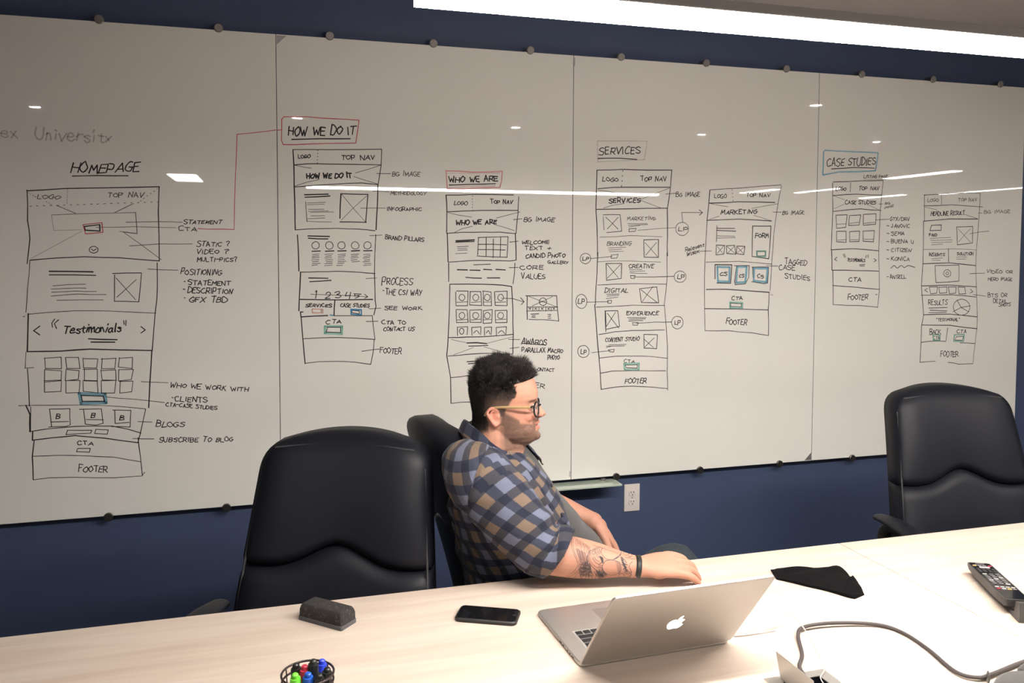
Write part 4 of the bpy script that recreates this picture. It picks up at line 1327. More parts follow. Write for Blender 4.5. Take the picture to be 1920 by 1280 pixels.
# corner stickers with a looped emblem
m_stk = mat('grey_sticker', (.4, .39, .4), .4); m_stk2 = mat('dark_sticker', (.16, .15, .15), .4)
def sticker(bi, cx, cz, sx, sz, m, L=.036):
    t = boards[bi]; x, z = cx-t['x0'], cz-BZ0
    me = bpy.data.meshes.new('corner_sticker'); me.from_pydata([(x, -.0004, z), (x+sx*L, -.0004, z), (x, -.0004, z+sz*L)], [], [(0, 1, 2)]); me.materials.append(m)
    o = bpy.data.objects.new('corner_sticker', me); COL.objects.link(o); o.parent = t
    e = Ink(t['x0'])
    for k in range(3):
        a = k*2.1+.4; c0 = (cx+sx*L*.3)*1000, (cz+sz*L*.32)*1000
        e.stroke([(c0[0]+2.6*math.cos(a)+3*math.cos(q*1.05), c0[1]+2.6*math.sin(a)+3*math.sin(q*1.05)) for q in range(7)], .4, 'k', True)
    e.stroke([(c0[0], c0[1]), (c0[0]+sx*9, c0[1]-sz*1)], .6, 'k')
    oo = e.build('emblem', t, 'looped black emblem'); oo.parent = o
sticker(1, BX[1]+.003, BZ1-.004, 1, -1, m_stk); sticker(2, BX[3]-.003, BZ0+.003, -1, 1, m_stk2)
for bi, cx, z0, z1 in ((2, BX[2]+.004, 2.382, 2.417), (2, BX[3]-.002, 2.388, 2.418), (1, BX[2]-.006, .61, .635)):
    t = boards[bi]; box('edge_sticker', (cx-.002-t['x0'], cx+.002-t['x0'], -.0008, 0, z0-BZ0, z1-BZ0), m_stk, t)

# glass pen tray
m_tray = mat('green_tinted_glass', (.50, .58, .5), .12, coat=1)
tr = empty('pen_tray', (1.248, 3.345, .580)); tag(tr, 'narrow green glass pen tray under the board seam', 'shelf')
b = BM(); bx(b, -.207, .207, -.05, .045, -.004, .004, .0015); obj('tray_glass', b, m_tray, tr)
for x in (-.15, .15):
    b = BM(); cyl(b, (x, .03, .004), (x, .03, .012), .011, n=20); cyl(b, (x, .045, 0), (x, .077, 0), .008, n=16); obj('bracket', b, m_steel, tr, .6)

# power outlet
m_pl = mat('white_outlet_plastic', (.72, .66, .63), .35); m_hole = mat('outlet_slot', (.02, .02, .02), .6)
ou = empty('power_outlet', (1.557, WY, .4806)); tag(ou, 'white duplex power outlet on the blue wall', 'power outlet')
b = BM(); bx(b, -.038, .038, -.006, 0, -.062, .062, .003, 3); obj('cover_plate', b, m_pl, ou, .5)
for dz in (-.021, .021):
    b = BM(); rg = []
    for yy, s in ((-.006, 1), (-.0085, 1), (-.0095, .93)):
        rg.append([(math.cos(a*PI/16)*.0172*s, yy, dz+max(-.0135, min(.0135, math.sin(a*PI/16)*.0172))*s) for a in range(32)])
    loft(b, rg); r = obj('receptacle', b, m_pl, ou, .5)
    b = BM(); bx(b, -.008, -.0055, -.0102, -.009, dz+.001, dz+.0095); bx(b, .0052, .0078, -.0102, -.009, dz+.0005, dz+.0095); cyl(b, (0, -.0102, dz-.0065), (0, -.009, dz-.0065), .0028, n=12)
    obj('socket_holes', b, m_hole, r)
b = BM(); cyl(b, (0, -.0075, 0), (0, -.006, 0), .003, n=12); obj('screw', b, m_steel, ou)

# ------------------------------------------------------------ table
TZ = .74
m_tab = mat('whitewashed_wood', (.8, .7, .6), .46, spec=.3)
nt, bs = nodes(m_tab); N = nt.nodes; Lk = nt.links.new
tc = N.new('ShaderNodeTexCoord'); mp = N.new('ShaderNodeMapping'); mp.inputs['Scale'].default_value = (.9, 11, 11); Lk(tc.outputs['Object'], mp.inputs[0])
n1 = N.new('ShaderNodeTexNoise'); n1.inputs['Scale'].default_value = 2.2; n1.inputs['Detail'].default_value = 7; n1.inputs['Distortion'].default_value = .5; Lk(mp.outputs[0], n1.inputs['Vector'])
rp = N.new('ShaderNodeValToRGB'); rp.color_ramp.elements[0].position = .3; rp.color_ramp.elements[0].color = (.49, .395, .33, 1); rp.color_ramp.elements[1].position = .62; rp.color_ramp.elements[1].color = (.575, .495, .425, 1)
Lk(n1.outputs['Fac'], rp.inputs[0]); Lk(rp.outputs[0], bs.inputs['Base Color'])
m_tleg = mat('grey_table_base', (.25, .25, .26), .5)
tb = empty('conference_table', (1.6, 1.38, 0)); tag(tb, 'long pale whitewashed wood conference table in the foreground', 'table')
for x0, x1 in ((-2.85, -.001), (.001, 2.85)):
    b = BM(); bx(b, x0, x1, -.67, .67, TZ-.032, TZ, .0015, 2); obj('tabletop_panel', b, m_tab, tb)
for x in (-2.0, 0, 2.0): box('pedestal', (x-.3, x+.3, -.12, .12, .03, TZ-.032), m_tleg, tb, .01); box('foot', (x-.34, x+.34, -.3, .3, 0, .03), m_tleg, tb, .008)

# ------------------------------------------------------------ chairs
m_lea = mat('black_leather', (.0062, .0072, .0115), .5, spec=.24, bump=.12, bscale=420)
m_thr = mat('leather_stitching', (.03, .03, .032), .7)
m_pad = mat('black_plastic', (.02, .02, .02), .45)
def seam_h(x): # wavy seam: height on the backrest as a function of x (-1..1)
    return .30+.075*math.exp(-(x/.42)**2)-.012*math.cos(x*3.0)
def make_chair():
    t = empty('office_chair')
    # backrest: grid over (s across, z up); front bulges; recline
    HB = .63; Z0 = .46
    def wid(z): # half width at height z above bottom
        f = z/HB; w_ = .268-.053*f
        c = .085
        if z > HB-c: d = (z-(HB-c))/c; w_ -= .066*(1-math.sqrt(max(0, 1-d**2.4)))
        return w_
    def rec(z): return .225+.19*(z/HB)**1.15
    def pt(s, z, side, bulge, thk):
        # s in -1..1, side -1 front(-y) , +1 rear
        w_ = wid(z); x = s*w_
        edge = (1-abs(s)**6)
        topf = 1-max(0, (z-(HB-.06))/.06)**3
        y = rec(z) + side*thk/2*(.72+.28*edge)*(.55+.45*topf)
        if side < 0: y -= bulge*edge*topf
        zz = Z0+z
        if z > HB-.14: zz += .016*(1-s*s)*((z-(HB-.14))/.14)   # crowned top
        return V((x, y-.015*side*0+.035*s*s*(-1), zz))
    ns, nz = 20, 26
    def cushion(name, zlo, zhi, front_b, m):
        b = BM(); F = []; R = []
        for j in range(nz+1):
            f = j/nz; fr, rr = [], []
            for i in range(ns+1):
                s = -1+2*i/ns
                a = zlo(s) if callable(zlo) else zlo; c = zhi(s) if callable(zhi) else zhi
                z = a+(c-a)*f
                e = min(1, (z-a)/.03) if callable(zlo) else 1
                e2 = min(1, (c-z)/.03) if callable(zhi) else 1
                pinch = (1-(1-e)**2)*(1-(1-e2)**2)
                p = pt(s, z, -1, .018+front_b*math.sin(PI*f), .11); p.y += .02*(1-pinch)
                fr.append(b.verts.new(p)); rr.append(b.verts.new(pt(s, z, 1, 0, .115)))
            F.append(fr); R.append(rr)
        for A, fl in ((F, 0), (R, 1)):
            for j in range(nz):
                for i in range(ns): b.faces.new((A[j][i], A[j][i+1], A[j+1][i+1], A[j+1][i]))
        for j in range(nz): b.faces.new((F[j][0], F[j+1][0], R[j+1][0], R[j][0])); b.faces.new((F[j][ns], R[j][ns], R[j+1][ns], F[j+1][ns]))
        for i in range(ns): b.faces.new((F[0][i], R[0][i], R[0][i+1], F[0][i+1])); b.faces.new((F[nz][i], F[nz][i+1], R[nz][i+1], R[nz][i]))
        es = [e for e in b.edges if len(e.link_faces) == 2 and e.calc_face_angle(0) > .9]
        bmesh.ops.bevel(b, geom=es, offset=.012, segments=3, affect='EDGES', profile=.5)
        return obj(name, b, m, t, 3)
    cushion('lower_back_cushion', 0, lambda s: seam_h(s)-.001, .012, m_lea)
    cushion('upper_back_cushion', lambda s: seam_h(s)+.001, HB, .016, m_lea)
    # stitched welt around the front edge
    for sg in (-1, 1):
        b = BM(); path = [tuple(pt(sg*.955, z, -1, .016, .11)+V((sg*.004, .004, 0))) for z in [HB*k/18 for k in range(17)]]
        tube(b, path, .0032, n=6, sub=1); obj('piping', b, m_thr, t, 3)
    b = BM(); path = [tuple(pt(s, HB-.028, -1, .012, .11)+V((0, .0, .004))) for s in [-.9+k*.1 for k in range(19)]]
    tube(b, path, .003, n=6, sub=1); obj('piping', b, m_thr, t, 3)
    # seat
    b = BM(); rings = []
    for f, hh in ((0, .0), (.05, .6), (.15, .9), (.4, 1), (.7, 1), (.9, .92), (1, .6), (1.02, .1)):
        y = .26-f*.54; hw = .25*(1-.12*max(0, f-.6))
        rg = []
        for k in range(24):
            a = k*2*PI/24; c_, s_ = math.cos(a), math.sin(a)
            rg.append((hw*abs(c_)**.5*(1 if c_ > 0 else -1)*(.8+.2*hh), y, .49+.055*hh*abs(s_)**.6*(1 if s_ > 0 else -1)-.02*(f > .95)))
        rings.append(rg)
    loft(b, rings); obj('seat', b, m_lea, t, 1.2)
    # arms
    for sg in (-1, 1):
        b = BM(); x = sg*.305
        tube(b, [(x, .19, .50), (x, .22, .60), (x, .16, .650), (x, -.06, .655), (x, -.15, .61), (x-sg*.01, -.12, .53), (x-sg*.06, -.02, .455)], [(.022, .013)]*7, n=10); o = obj('armrest', b, m_pad, t, 3)
        b = BM(); tube(b, [(x, .25, .662), (x, .15, .672), (x, .0, .668), (x, -.15, .645)], [(.026, .012), (.037, .016), (.038, .017), (.028, .012)], n=14, up=(0, 0, 1)); obj('arm_pad', b, m_lea, o, 3)
    b = BM(); cyl(b, (0, 0, .12), (0, 0, .30), .028); cyl(b, (0, 0, .28), (0, 0, .44), .018); bx(b, -.09, .09, -.09, .12, .425, .445, .005); obj('gas_column', b, m_pad, t, .6)
    for k in range(5):
        a = k*2*PI/5+.3; d = V((math.cos(a), math.sin(a), 0)); b = BM()
        tube(b, [tuple(d*.02+V((0, 0, .14))), tuple(d*.15+V((0, 0, .125))), tuple(d*.30+V((0, 0, .085)))], [(.03, .02), (.024, .016), (.018, .012)], n=8, up=(0, 0, 1)); g = obj('base_arm', b, m_pad, t, 3)
        b = BM(); e = d*.30; q = V((-d.y, d.x, 0))
        for s_ in (-.016, .016): cyl(b, e+q*(s_-.009)+V((0, 0, .03)), e+q*(s_+.009)+V((0, 0, .03)), .03, n=16)
        cyl(b, e+V((0, 0, .03)), e+V((0, 0, .085)), .008, n=8); obj('caster', b, m_pad, g, .6)
    return t
ch1 = make_chair(); ch1.location = (.066, 1.955, 0); ch1.rotation_euler = (0, 0, math.radians(-21))
tag(ch1, 'empty black leather office chair at the left, facing the table', 'chair', 'black leather office chairs')
ch2 = copy_tree(ch1); ch2.location = (.848, 2.43, 0); ch2.rotation_euler = (0, 0, math.radians(97)); ch2['label'] = 'black leather office chair the seated man leans back in'
ch3 = copy_tree(ch1); ch3.location = (2.30, 2.11, 0); ch3.rotation_euler = (0, 0, math.radians(-12)); ch1.scale = (1.04, 1, .995); ch3['label'] = 'empty black leather office chair at the right, before the last board'
# ------------------------------------------------------------ the seated man
def sm(a, b, x): t = max(0, min(1, (x-a)/(b-a))); return t*t*(3-2*t)
def itp(tab, x):
    if x <= tab[0][0]: return tab[0][1:]
    for a, b in zip(tab, tab[1:]):
        if x <= b[0]:
            t = (x-a[0])/(b[0]-a[0]); t = t*t*(3-2*t)*.5+t*.5
            return tuple(p+(q-p)*t for p, q in zip(a[1:], b[1:]))
    return tab[-1][1:]
hh = math.radians(-21)
Hf = V((math.cos(hh), math.sin(hh), 0)); Hl = V((-math.sin(hh), math.cos(hh), 0)); Hu = V((0, 0, 1))
tilt = Quaternion(Hf, math.radians(-3)); nod = Quaternion(Hl, math.radians(-2))   # leans a little to the camera side
Hf, Hl, Hu = [tilt @ (nod @ q) for q in (Hf, Hl, Hu)]
HM = Matrix((Hf, Hl, Hu)).transposed().to_4x4(); HC = V((.598, 2.195, 1.156))
HM = Matrix.Translation(HC) @ HM @ Matrix.Scale(.001, 4)
HI = HM.inverted()
def hp(f, l, u): return HM @ V((f, l, u))
HEAD = [(-100, 58, -40, 30), (-88, 84, -50, 38), (-76, 102, -56, 47), (-62, 109, -62, 55), (-48, 107, -64, 61), (-34, 106, -66, 65), (-18, 105, -67, 68), (0, 103, -69, 71), (12, 101, -71, 72),
        (26, 102, -73, 73), (40, 108, -75, 75), (52, 110, -76, 76.5), (68, 107, -76, 76.5), (84, 102, -74, 75), (98, 94, -69, 71), (112, 79, -59, 63), (122, 62, -48, 52), (130, 42, -33, 38), (135, 22, -16, 20), (137, 6, -4, 5)]
def head_piece(bm):
    rings = []
    for u in list(range(-100, 130, 3))+[129, 131, 133, 135, 136, 137]:
        F, B, W = itp(HEAD, u); cx = 8 if u > -60 else 8+(-60-u)*.3; rg = []
        for k in range(88):
            a = k*2*PI/88; c, s = math.cos(a), math.sin(a); n = 2.35 if c > 0 else 2.1
            r = (abs(c)**n+abs(s)**n)**(-1/n)
            A = (F-cx) if c > 0 else (cx-B)
            x, y = cx+A*r*c, W*r*s
            if c > 0:
                d = math.exp(-((abs(y)-32)/15)**2-((u-14)/11)**2)          # eye sockets
                x -= 8*d
                x += 4*math.exp(-((abs(y)-30)/20)**2-((u-36)/7)**2)          # brow ridge
                d = math.exp(-((abs(y)-50)/16)**2-((u+62)/22)**2); y *= 1+.06*d
            rg.append(hp(x, y, u))
        rings.append(rg)
    loft(bm, rings)
    R3 = HM.to_3x3()*1000
    def e(c, r): return ell(bm, HM @ V(c), tuple(q*.001 for q in r), R3, 24)
    rings = []                                                          # nose
    for u, F, w_, b_ in ((34, 108, 7, 80), (24, 109.5, 7.5, 80), (14, 115, 8.5, 80), (4, 122, 10, 80), (-3, 128.5, 12, 80), (-8, 131, 12.5, 80), (-12, 128, 12.5, 80), (-16, 120, 10, 80), (-19, 110, 7, 80)):
        rings.append([hp(b_+(F-b_)*max(0, math.cos(a))**.55 if math.cos(a) > 0 else b_, w_*math.sin(a)*(1.25 if abs(a-PI) > 2 else 1), u) for a in [k*2*PI/28 for k in range(28)]])
    loft(bm, rings)
    for s in (-1, 1):
        e((115, s*13, -9), (9, 6, 6.5)); e((76, s*40, -9), (24, 15, 17)); e((91, s*31, 15), (12.5, 13.5, 12)); e((66, s*39, -44), (26, 15, 22))
        # ear
        path = [(6, 70, -20), (-3, 76, -26), (-10, 80, -16), (-18, 84, -3), (-22, 85, 8), (-16, 84, 17), (-6, 80, 20), (4, 76, 15), (6, 73, 5)]
        tube(bm, [tuple(hp(f, s*(l), u)) for f, l, u in path], [.005, .006, .0045, .004, .004, .004, .004, .0035, .003], n=10, sub=5)
        tube(bm, [tuple(hp(f, s*l, u)) for f, l, u in [(-14, 79, -8), (-14, 80, 5), (-7, 78, 12), (0, 75, 9)]], [.003]*4, n=8)
        e((-6, s*71.5, -2), (15, 3.5, 19)); e((-3, s*75, -22), (7, 4.5, 8)); e((7, s*74, -4), (4.5, 5, 6)); e((0, s*70, -6), (13, 7, 22))
    tube(bm, [tuple(hp(*p)) for p in ((96, -27, -31), (104, -14, -30.5), (109.5, -5, -28.5), (109, 0, -29.5), (109.5, 5, -28.5), (104, 14, -30.5), (96, 27, -31))], [.0022, .003, .0036, .0034, .0036, .003, .0022], n=10)
    tube(bm, [tuple(hp(*p)) for p in ((96, -26, -34), (105, -13, -43), (109, 0, -45), (105, 13, -43), (96, 26, -34))], [.0022, .0036, .0044, .0036, .0022], n=10)
    e((97, 0, -66), (17, 22, 13)); e((103, 0, -21), (5, 24, 8))
TOR = [(.50, .56, .88, 2.31, .185), (.56, .55, .92, 2.305, .20), (.62, .54, .945, 2.30, .21), (.68, .53, .955, 2.295, .215), (.75, .51, .93, 2.29, .215), (.83, .487, .862, 2.285, .212), (.90, .475, .80, 2.28, .21),
       (.96, .468, .752, 2.275, .208), (1.00, .472, .718, 2.27, .20), (1.035, .482, .69, 2.255, .155), (1.065, .50, .668, 2.245, .098), (1.09, .512, .65, 2.235, .077), (1.125, .52, .645, 2.23, .070)]
def torso(bm, off, z0=.50, z1=1.125, n=64):
    rings = []; N = 26
    for i in range(N+1):
        z = z0+(z1-z0)*i/N; xb, xf, yc, yh = itp(TOR, z); xc = (xb+xf)/2
        rg = []
        for k in range(n):
            a = k*2*PI/n; c, s = math.cos(a), math.sin(a); e = 2.5
            r = (abs(c)**e+abs(s)**e)**(-1/e)
            y_ = (yh+off)*r*s
            rg.append(V((xc+((xf-xb)/2+off)*r*c+(.38*y_*sm(.78, .98, z) if y_ > 0 else 0)*sm(1.13, 1.03, z), yc+y_, z)))
        rings.append(rg)
    loft(bm, rings)
RS, RE, RW = V((.525, 2.09, .995)), V((.668, 2.0, .822)), V((.905, 1.93, .787))
LS, LE, LW = V((.60, 2.44, .97)), V((.775, 2.58, .80)), V((.985, 2.45, .735))
def skin_hand(bm, W, d, n, s, bends, spread=1.0, thumb=(.55, .8, -.25), root=-.03, k_=1.08):
    d = d.normalized(); s = (s-d*s.dot(d)).normalized(); n_ = s.cross(d); n = n_ if n_.dot(n) > 0 else -n_
    def at(a, b, c): return tuple(W+d*a+s*b+n*c)
    tube(bm, [at(root, 0, 0), at(0, 0, 0), at(.025, .0, .001), (at(.055, 0, .002)), at(.085, -.001, .001), at(.097, -.001, -.003)], [(.029, .023), (.030, .022), (.036, .021), (.042, .019), (.043, .015), (.038, .010)], n=18, up=n)
    ell(bm, at(.045, .024, -.006), (.024, .017, .016)); ell(bm, at(.045, -.026, -.002), (.026, .014, .014))
    for i, (off, fw_, L) in enumerate(((.0315, .086, (.044, .028, .022)), (.0105, .092, (.048, .031, .023)), (-.0105, .089, (.045, .029, .022)), (-.031, .080, (.037, .023, .020)))):
        P = [V(at(fw_-.03, off*.9, -.001)), V(at(fw_, off, .001))]; a = 0
        dd = (d+s*off*2.2*spread).normalized(); p = P[-1]
        for j in range(3):
            a += bends[i][j]; q = dd*math.cos(a)-n*math.sin(a); p = p+q*L[j]; P.append(p.copy())
        tube(bm, [tuple(q) for q in P], [q*k_ for q in (.0100, .0115, .0100, .0090, .0074)], n=10, sub=4, up=s)
        ell(bm, P[1], (.012, .012, .0115)); ell(bm, P[2], (.0106, .0106, .0104))
    T = V(thumb); q = (d*T[0]+s*T[1]+n*T[2]).normalized(); q2 = (d*.95+s*.25+n*(T[2]-.1)).normalized()
    P = [V(at(.012, .018, -.006)), V(at(.035, .032, -.009))]; P.append(P[-1]+q*.034); P.append(P[-1]+(q+q2).normalized()*.03); P.append(P[-1]+q2*.024)
    tube(bm, [tuple(k) for k in P], [.014, .0145, .0122, .0108, .0085], n=12, sub=4)
man = empty('person', (.70, 2.30, 0)); tag(man, 'seated bearded person in plaid shirt and glasses, tattooed forearm on the table', 'person')
bm = BM(); head_piece(bm)
tube(bm, [tuple(hp(-14, 0, 10)), tuple(hp(-10, 0, -40)), tuple(hp(-8, 0, -85)), (.565, 2.25, 1.06), (.56, 2.27, .98)], [.055, (.062, .064), (.062, .066), (.072, .075), .09], n=24)
tube(bm, [tuple(hp(30, 0, -70)), tuple(hp(22, 0, -98)), (.62, 2.23, 1.05)], [(.048, .04), (.048, .04), .05], n=20)
torso(bm, -.014, .52, 1.06)
tube(bm, [tuple(RS), tuple((RS+RE)/2+V((0, -.01, .01))), tuple(RE)], [.062, .056, .05], n=20)
tube(bm, [tuple(RE+V((-.03, .012, .01))), tuple(RE), tuple(RE.lerp(RW, .28)), tuple(RE.lerp(RW, .55)), tuple(RE.lerp(RW, .82)), tuple(RW)], [(.05, .045), (.056, .050), (.054, .051), (.048, .044), (.036, .030), (.031, .024)], n=26, up=(0, 0, 1))
tube(bm, [tuple(LS), tuple((LS+LE)/2), tuple(LE)], [.062, .056, .048], n=20)
tube(bm, [tuple(LE), tuple(LE.lerp(LW, .3)), tuple(LE.lerp(LW, .6)), tuple(LE.lerp(LW, .85)), tuple(LW)], [.046, .048, .040, .030, (.029, .024)], n=24)
rad = math.radians
skin_hand(bm, RW, V((1, -.12, .01)), V((.02, -.40, .9)), V((0, 1, .40)), [(rad(22), rad(34), rad(20)), (rad(18), rad(34), rad(22)), (rad(16), rad(28), rad(22)), (rad(12), rad(20), rad(16))], 1.35, (.75, .5, -.6))
skin_hand(bm, LW, V((.56, -.12, -.82)), V((.8, .1, .55)), V((0, -1, .1)), [(rad(14), rad(22), rad(12)), (rad(18), rad(26), rad(14)), (rad(20), rad(28), rad(14)), (rad(22), rad(30), rad(15))], 1.0, (.9, .45, -.25), -.006)
ell(bm, LW+V((-.004, 0, -.002)), (.031, .031, .029)); ell(bm, LW+V((.012, -.002, -.02)), (.030, .030, .028))
for sy, ky, kz in ((2.20, 2.17, .50), (2.41, 2.44, .575)):       # thighs and shins inside the jeans
    tube(bm, [(.68, sy, .545), (1.02, (sy+ky)/2, .455), (1.24, ky, kz-.015), (1.275, ky, kz-.06), (1.25, ky, .3), (1.18, ky, .10)], [.08, .065, .052, .05, .045, .035], n=18)
body = remesh(bm, .0023, 3, .5)
for v in body.vertices:                    # pads of the fingers and forearm flatten where they rest on the table
    if v.co.y < 2.05 and .69 < v.co.z < TZ+.0012 and v.co.x > .6: v.co.z = TZ+.0012
m_skin = mat('skin', (.62, .36, .26), .52, spec=.3, bump=.15, bscale=900, sss=.06)
nt, bs = nodes(m_skin); va = nt.nodes.new('ShaderNodeVertexColor'); va.layer_name = 'tone'; nt.links.new(va.outputs[0], bs.inputs['Base Color'])
SK = V((.455, .238, .165)); PK = V((.46, .18, .132)); LIP = V((.50, .17, .13)); STB = V((.115, .078, .060)); HRC = V((.035, .028, .024))
def beard_mask(f, l, u):
    if u > 12 or u < -112 or f < -2: return 0
    top = 10-(f-20)*.62 if f < 62 else -24-(f-62)*.15
    top = min(top, 10) if f > 22 else (14 if f > 8 else -30)
    m = sm(top+5, top-6, u)*sm(4, 18, f)*sm(-112, -92, u)
    if f > 88: # mouth region: moustache, chin; bare around the lips
        mo = sm(-26, -29, u)*sm(-53, -48, u)*sm(27, 21, abs(l))
        m = max(m*(1-mo), sm(-13, -17, u)*sm(-28, -25, u)*sm(38, 28, abs(l)), sm(38, 34, abs(l))*sm(22, 27, abs(l))*sm(-16, -22, u)*.9)
    if f < 20 and u < -28: m *= .7
    return m*(0 if abs(l) > 77 else 1)
def scalp_mask(f, l, u):
    """(coverage, length)"""
    if abs(l) > 79 and u < 32: return 0
    hl = 96-sm(28, 62, abs(l))*18        # forehead hairline
    lim = 104 if u > 92 else (46+(u-79)*4 if u > 79 else (58-(abs(u-60)*.35) if u > 45 else 46-(45-u)*.55))
    if u < 24: lim = -22 if u < -4 else 30-(24-u)*.3
    if ((f+8)/19)**2+((u+2)/25)**2 < 1 and abs(l) > 60: return 0
    if u < -50: return 0
    return sm(lim+3, lim-4, f)*sm(-52, -38, u)
def in_head(p): return p.z > 1.04 and (p-HC).length < .2
ca = body.color_attributes.new('tone', 'FLOAT_COLOR', 'POINT')
cols = []
for v in body.vertices:
    p = v.co; c = SK.copy()
    n1 = noise.noise(p*38)*.5+.5; c = c.lerp(PK, .25*n1)
    if in_head(p):
        f, l, u = HI @ p
        b = beard_mask(f, l, u)*(.86+.2*noise.noise(p*300)); c = c.lerp(PK, .5*math.exp(-((u+8)/16)**2-((f-90)/35)**2))
        if abs(l) > 73 and u < 26: c = c.lerp(PK, .6)
        s = scalp_mask(f, l, u)
        c = c.lerp(STB, b*.88)
        fade = sm(20, 82, u) if f > -30 else 1
        c = c.lerp(STB.lerp(HRC, .5+.5*fade), s*(.90+.1*fade))
        # brows, lips
        c = c.lerp(HRC*2, .8*math.exp(-((u-33-(abs(l)-32)*-.05)/3.2)**2)*sm(8, 14, abs(l))*sm(54, 44, abs(l))*(f > 60))
        if f > 90 and abs(l) < 25:
            d = math.exp(-((u+29+abs(l)*.08)/3.4)**2)+math.exp(-((u+45-abs(l)*.35)/4.5)**2); c = c.lerp(LIP, min(1, d)*sm(26, 20, abs(l)))
            c = c.lerp(V((.05, .015, .015)), .95*math.exp(-((u+36.5-abs(l)*.08)/2.2)**2)*sm(30, 26, abs(l)))
    cols += [c.x, c.y, c.z, 1]
ca.data.foreach_set('color', cols)
bo = obj('body', body, m_skin, None, 3); bo.parent = man; bo.matrix_parent_inverse = Matrix.Translation((-.70, -2.30, 0))
def child(o, p=man): o.parent = p; o.matrix_parent_inverse = Matrix.Translation((-.70, -2.30, 0)) if p is man else Matrix(); return o
TREE = BVHTree.FromPolygons([v.co[:] for v in body.vertices], [tuple(p.vertices) for p in body.polygons])
# eyes
m_eye = mat('eye_white', (.75, .7, .68), .15); m_iris = mat('dark_iris', (.05, .03, .02), .1)
for s in (-1, 1):
    b = BM(); ell(b, hp(93.5, s*31, 14), (.0118,)*3, None, 20); o = child(obj('eye', b, m_eye, None, 3))
    b = BM(); ell(b, hp(104.2, s*31.5, 13.5), (.0028, .0052, .0052), HM.to_3x3()*1000, 16); i_ = obj('iris', b, m_iris, o, 3)
    # lids
    b = BM(); tube(b, [tuple(hp(97+7*math.cos(a)*.9, s*31+13*math.sin(a), 19.5-3*abs(math.sin(a))**2)) for a in [k*PI/8-PI/2 for k in range(9)]], [.0022]+[.0034]*7+[.0022], n=8, sub=2)
    child(obj('eyelid', b, mat('eyelid_skin', tuple(PK), .5), None, 3))

# hair strands
def strands(name, n, fn, m, segs=3):
    vs, fs = [], []; k = 0; tries = 0
    while k < n and tries < n*30:
        tries += 1
        z = random.uniform(-1, 1); a = random.uniform(0, 2*PI); r = math.sqrt(1-z*z)
        d = (Hf*r*math.cos(a)+Hl*r*math.sin(a)+Hu*z)
        hit, nor, _, _ = TREE.ray_cast(HC+Hu*.01+d*.3, -d)
        if hit is None or not in_head(hit): continue
        f, l, u = HI @ hit; q = fn(f, l, u, nor)
        if q is None: continue
        L, w_, dr = q; k += 1
        t = dr.normalized(); sd = t.cross(nor)
        if sd.length < .1: sd = t.orthogonal()
        sd.normalize(); s2 = t.cross(sd); p = hit-nor*.001; n0 = len(vs)
        cur = (nor*.4+V((random.uniform(-1, 1), random.uniform(-1, 1), random.uniform(-1, 1)))*.5)
        for j in range(segs):
            ww = w_*(1-j/segs)
            for a2 in (0, 2.094, 4.189): vs.append(tuple(p+sd*math.cos(a2)*ww+s2*math.sin(a2)*ww))
            p = p+t*L/segs; t = (t+cur*.22).normalized()
        vs.append(tuple(p))
        for j in range(segs-1):
            for c in range(3): fs.append((n0+3*j+c, n0+3*j+(c+1) % 3, n0+3*j+3+(c+1) % 3, n0+3*j+3+c))
        for c in range(3): fs.append((n0+3*(segs-1)+c, n0+3*(segs-1)+(c+1) % 3, n0+3*segs))
    me = bpy.data.meshes.new(name); me.from_pydata(vs, [], fs)
    return child(obj(name, me, m, None, 3))
m_hair = mat('dark_brown_hair', (.016, .013, .012), .42, spec=.35); m_beard = mat('beard_hair', (.05, .035, .028), .6)
def f_top(f, l, u, n):
    s = scalp_mask(f, l, u)
    if random.random() > s or u < 58+random.uniform(-22, 14): return None
    g = sm(52, 118, u); cl = noise.noise(V((f, l, u))*.045); cl2 = noise.noise(V((f+90, l, u))*.06)
    L = (.006+.019*g+.006*sm(30, 70, f)*g-.007*sm(78, 100, f)+.020*abs(cl)*g)*random.uniform(.6, 1.1)
    d = n*.75+Hu*.75*g+Hf*(.10+.45*sm(40, 95, f)+cl*1.1)+Hl*cl2*.8+V((random.uniform(-.25, .25), random.uniform(-.25, .25), random.uniform(-.2, .2)))
    return L, random.uniform(.0006, .0013), d
def f_side(f, l, u, n):
    s = scalp_mask(f, l, u)
    if random.random() > s or u > 74: return None
    bk = sm(0, -45, f); L = (.0028+.004*sm(30, 72, u)+.004*bk)*random.uniform(.7, 1.2)
    if random.random() > .5+.5*max(bk, sm(25, 60, u)): return None
    return L, random.uniform(.0003, .0006), n*.55-Hu*.6-Hf*.35+V((random.uniform(-.2, .2),)*3)
def f_beard(f, l, u, n):
    m = beard_mask(f, l, u)
    if random.random() > m: return None
    return random.uniform(.002, .0042), .00022, n*.6-Hu*.7+Hf*.15+V((random.uniform(-.3, .3), random.uniform(-.3, .3), 0))
def f_brow(f, l, u, n):
    if f < 70 or not (9 < abs(l) < 52) or abs(u-33) > 3.6: return None
    return random.uniform(.005, .008), .0003, n*.3+Hl*(1 if l > 0 else -1)*.8+Hu*.15
hr = strands('hair', 15000, f_top, m_hair); hr['kind'] = 'stuff'
h2 = strands('clipped_side_hair', 16000, f_side, m_hair, 2); h2['kind'] = 'stuff'; h2['label'] = 'close clipped hair on sides and nape'
h3 = strands('beard', 9000, f_beard, m_beard, 2); h3['kind'] = 'stuff'; h3['label'] = 'short dark stubble beard'
h4 = strands('eyebrows', 500, f_brow, m_hair, 2); h4['kind'] = 'stuff'

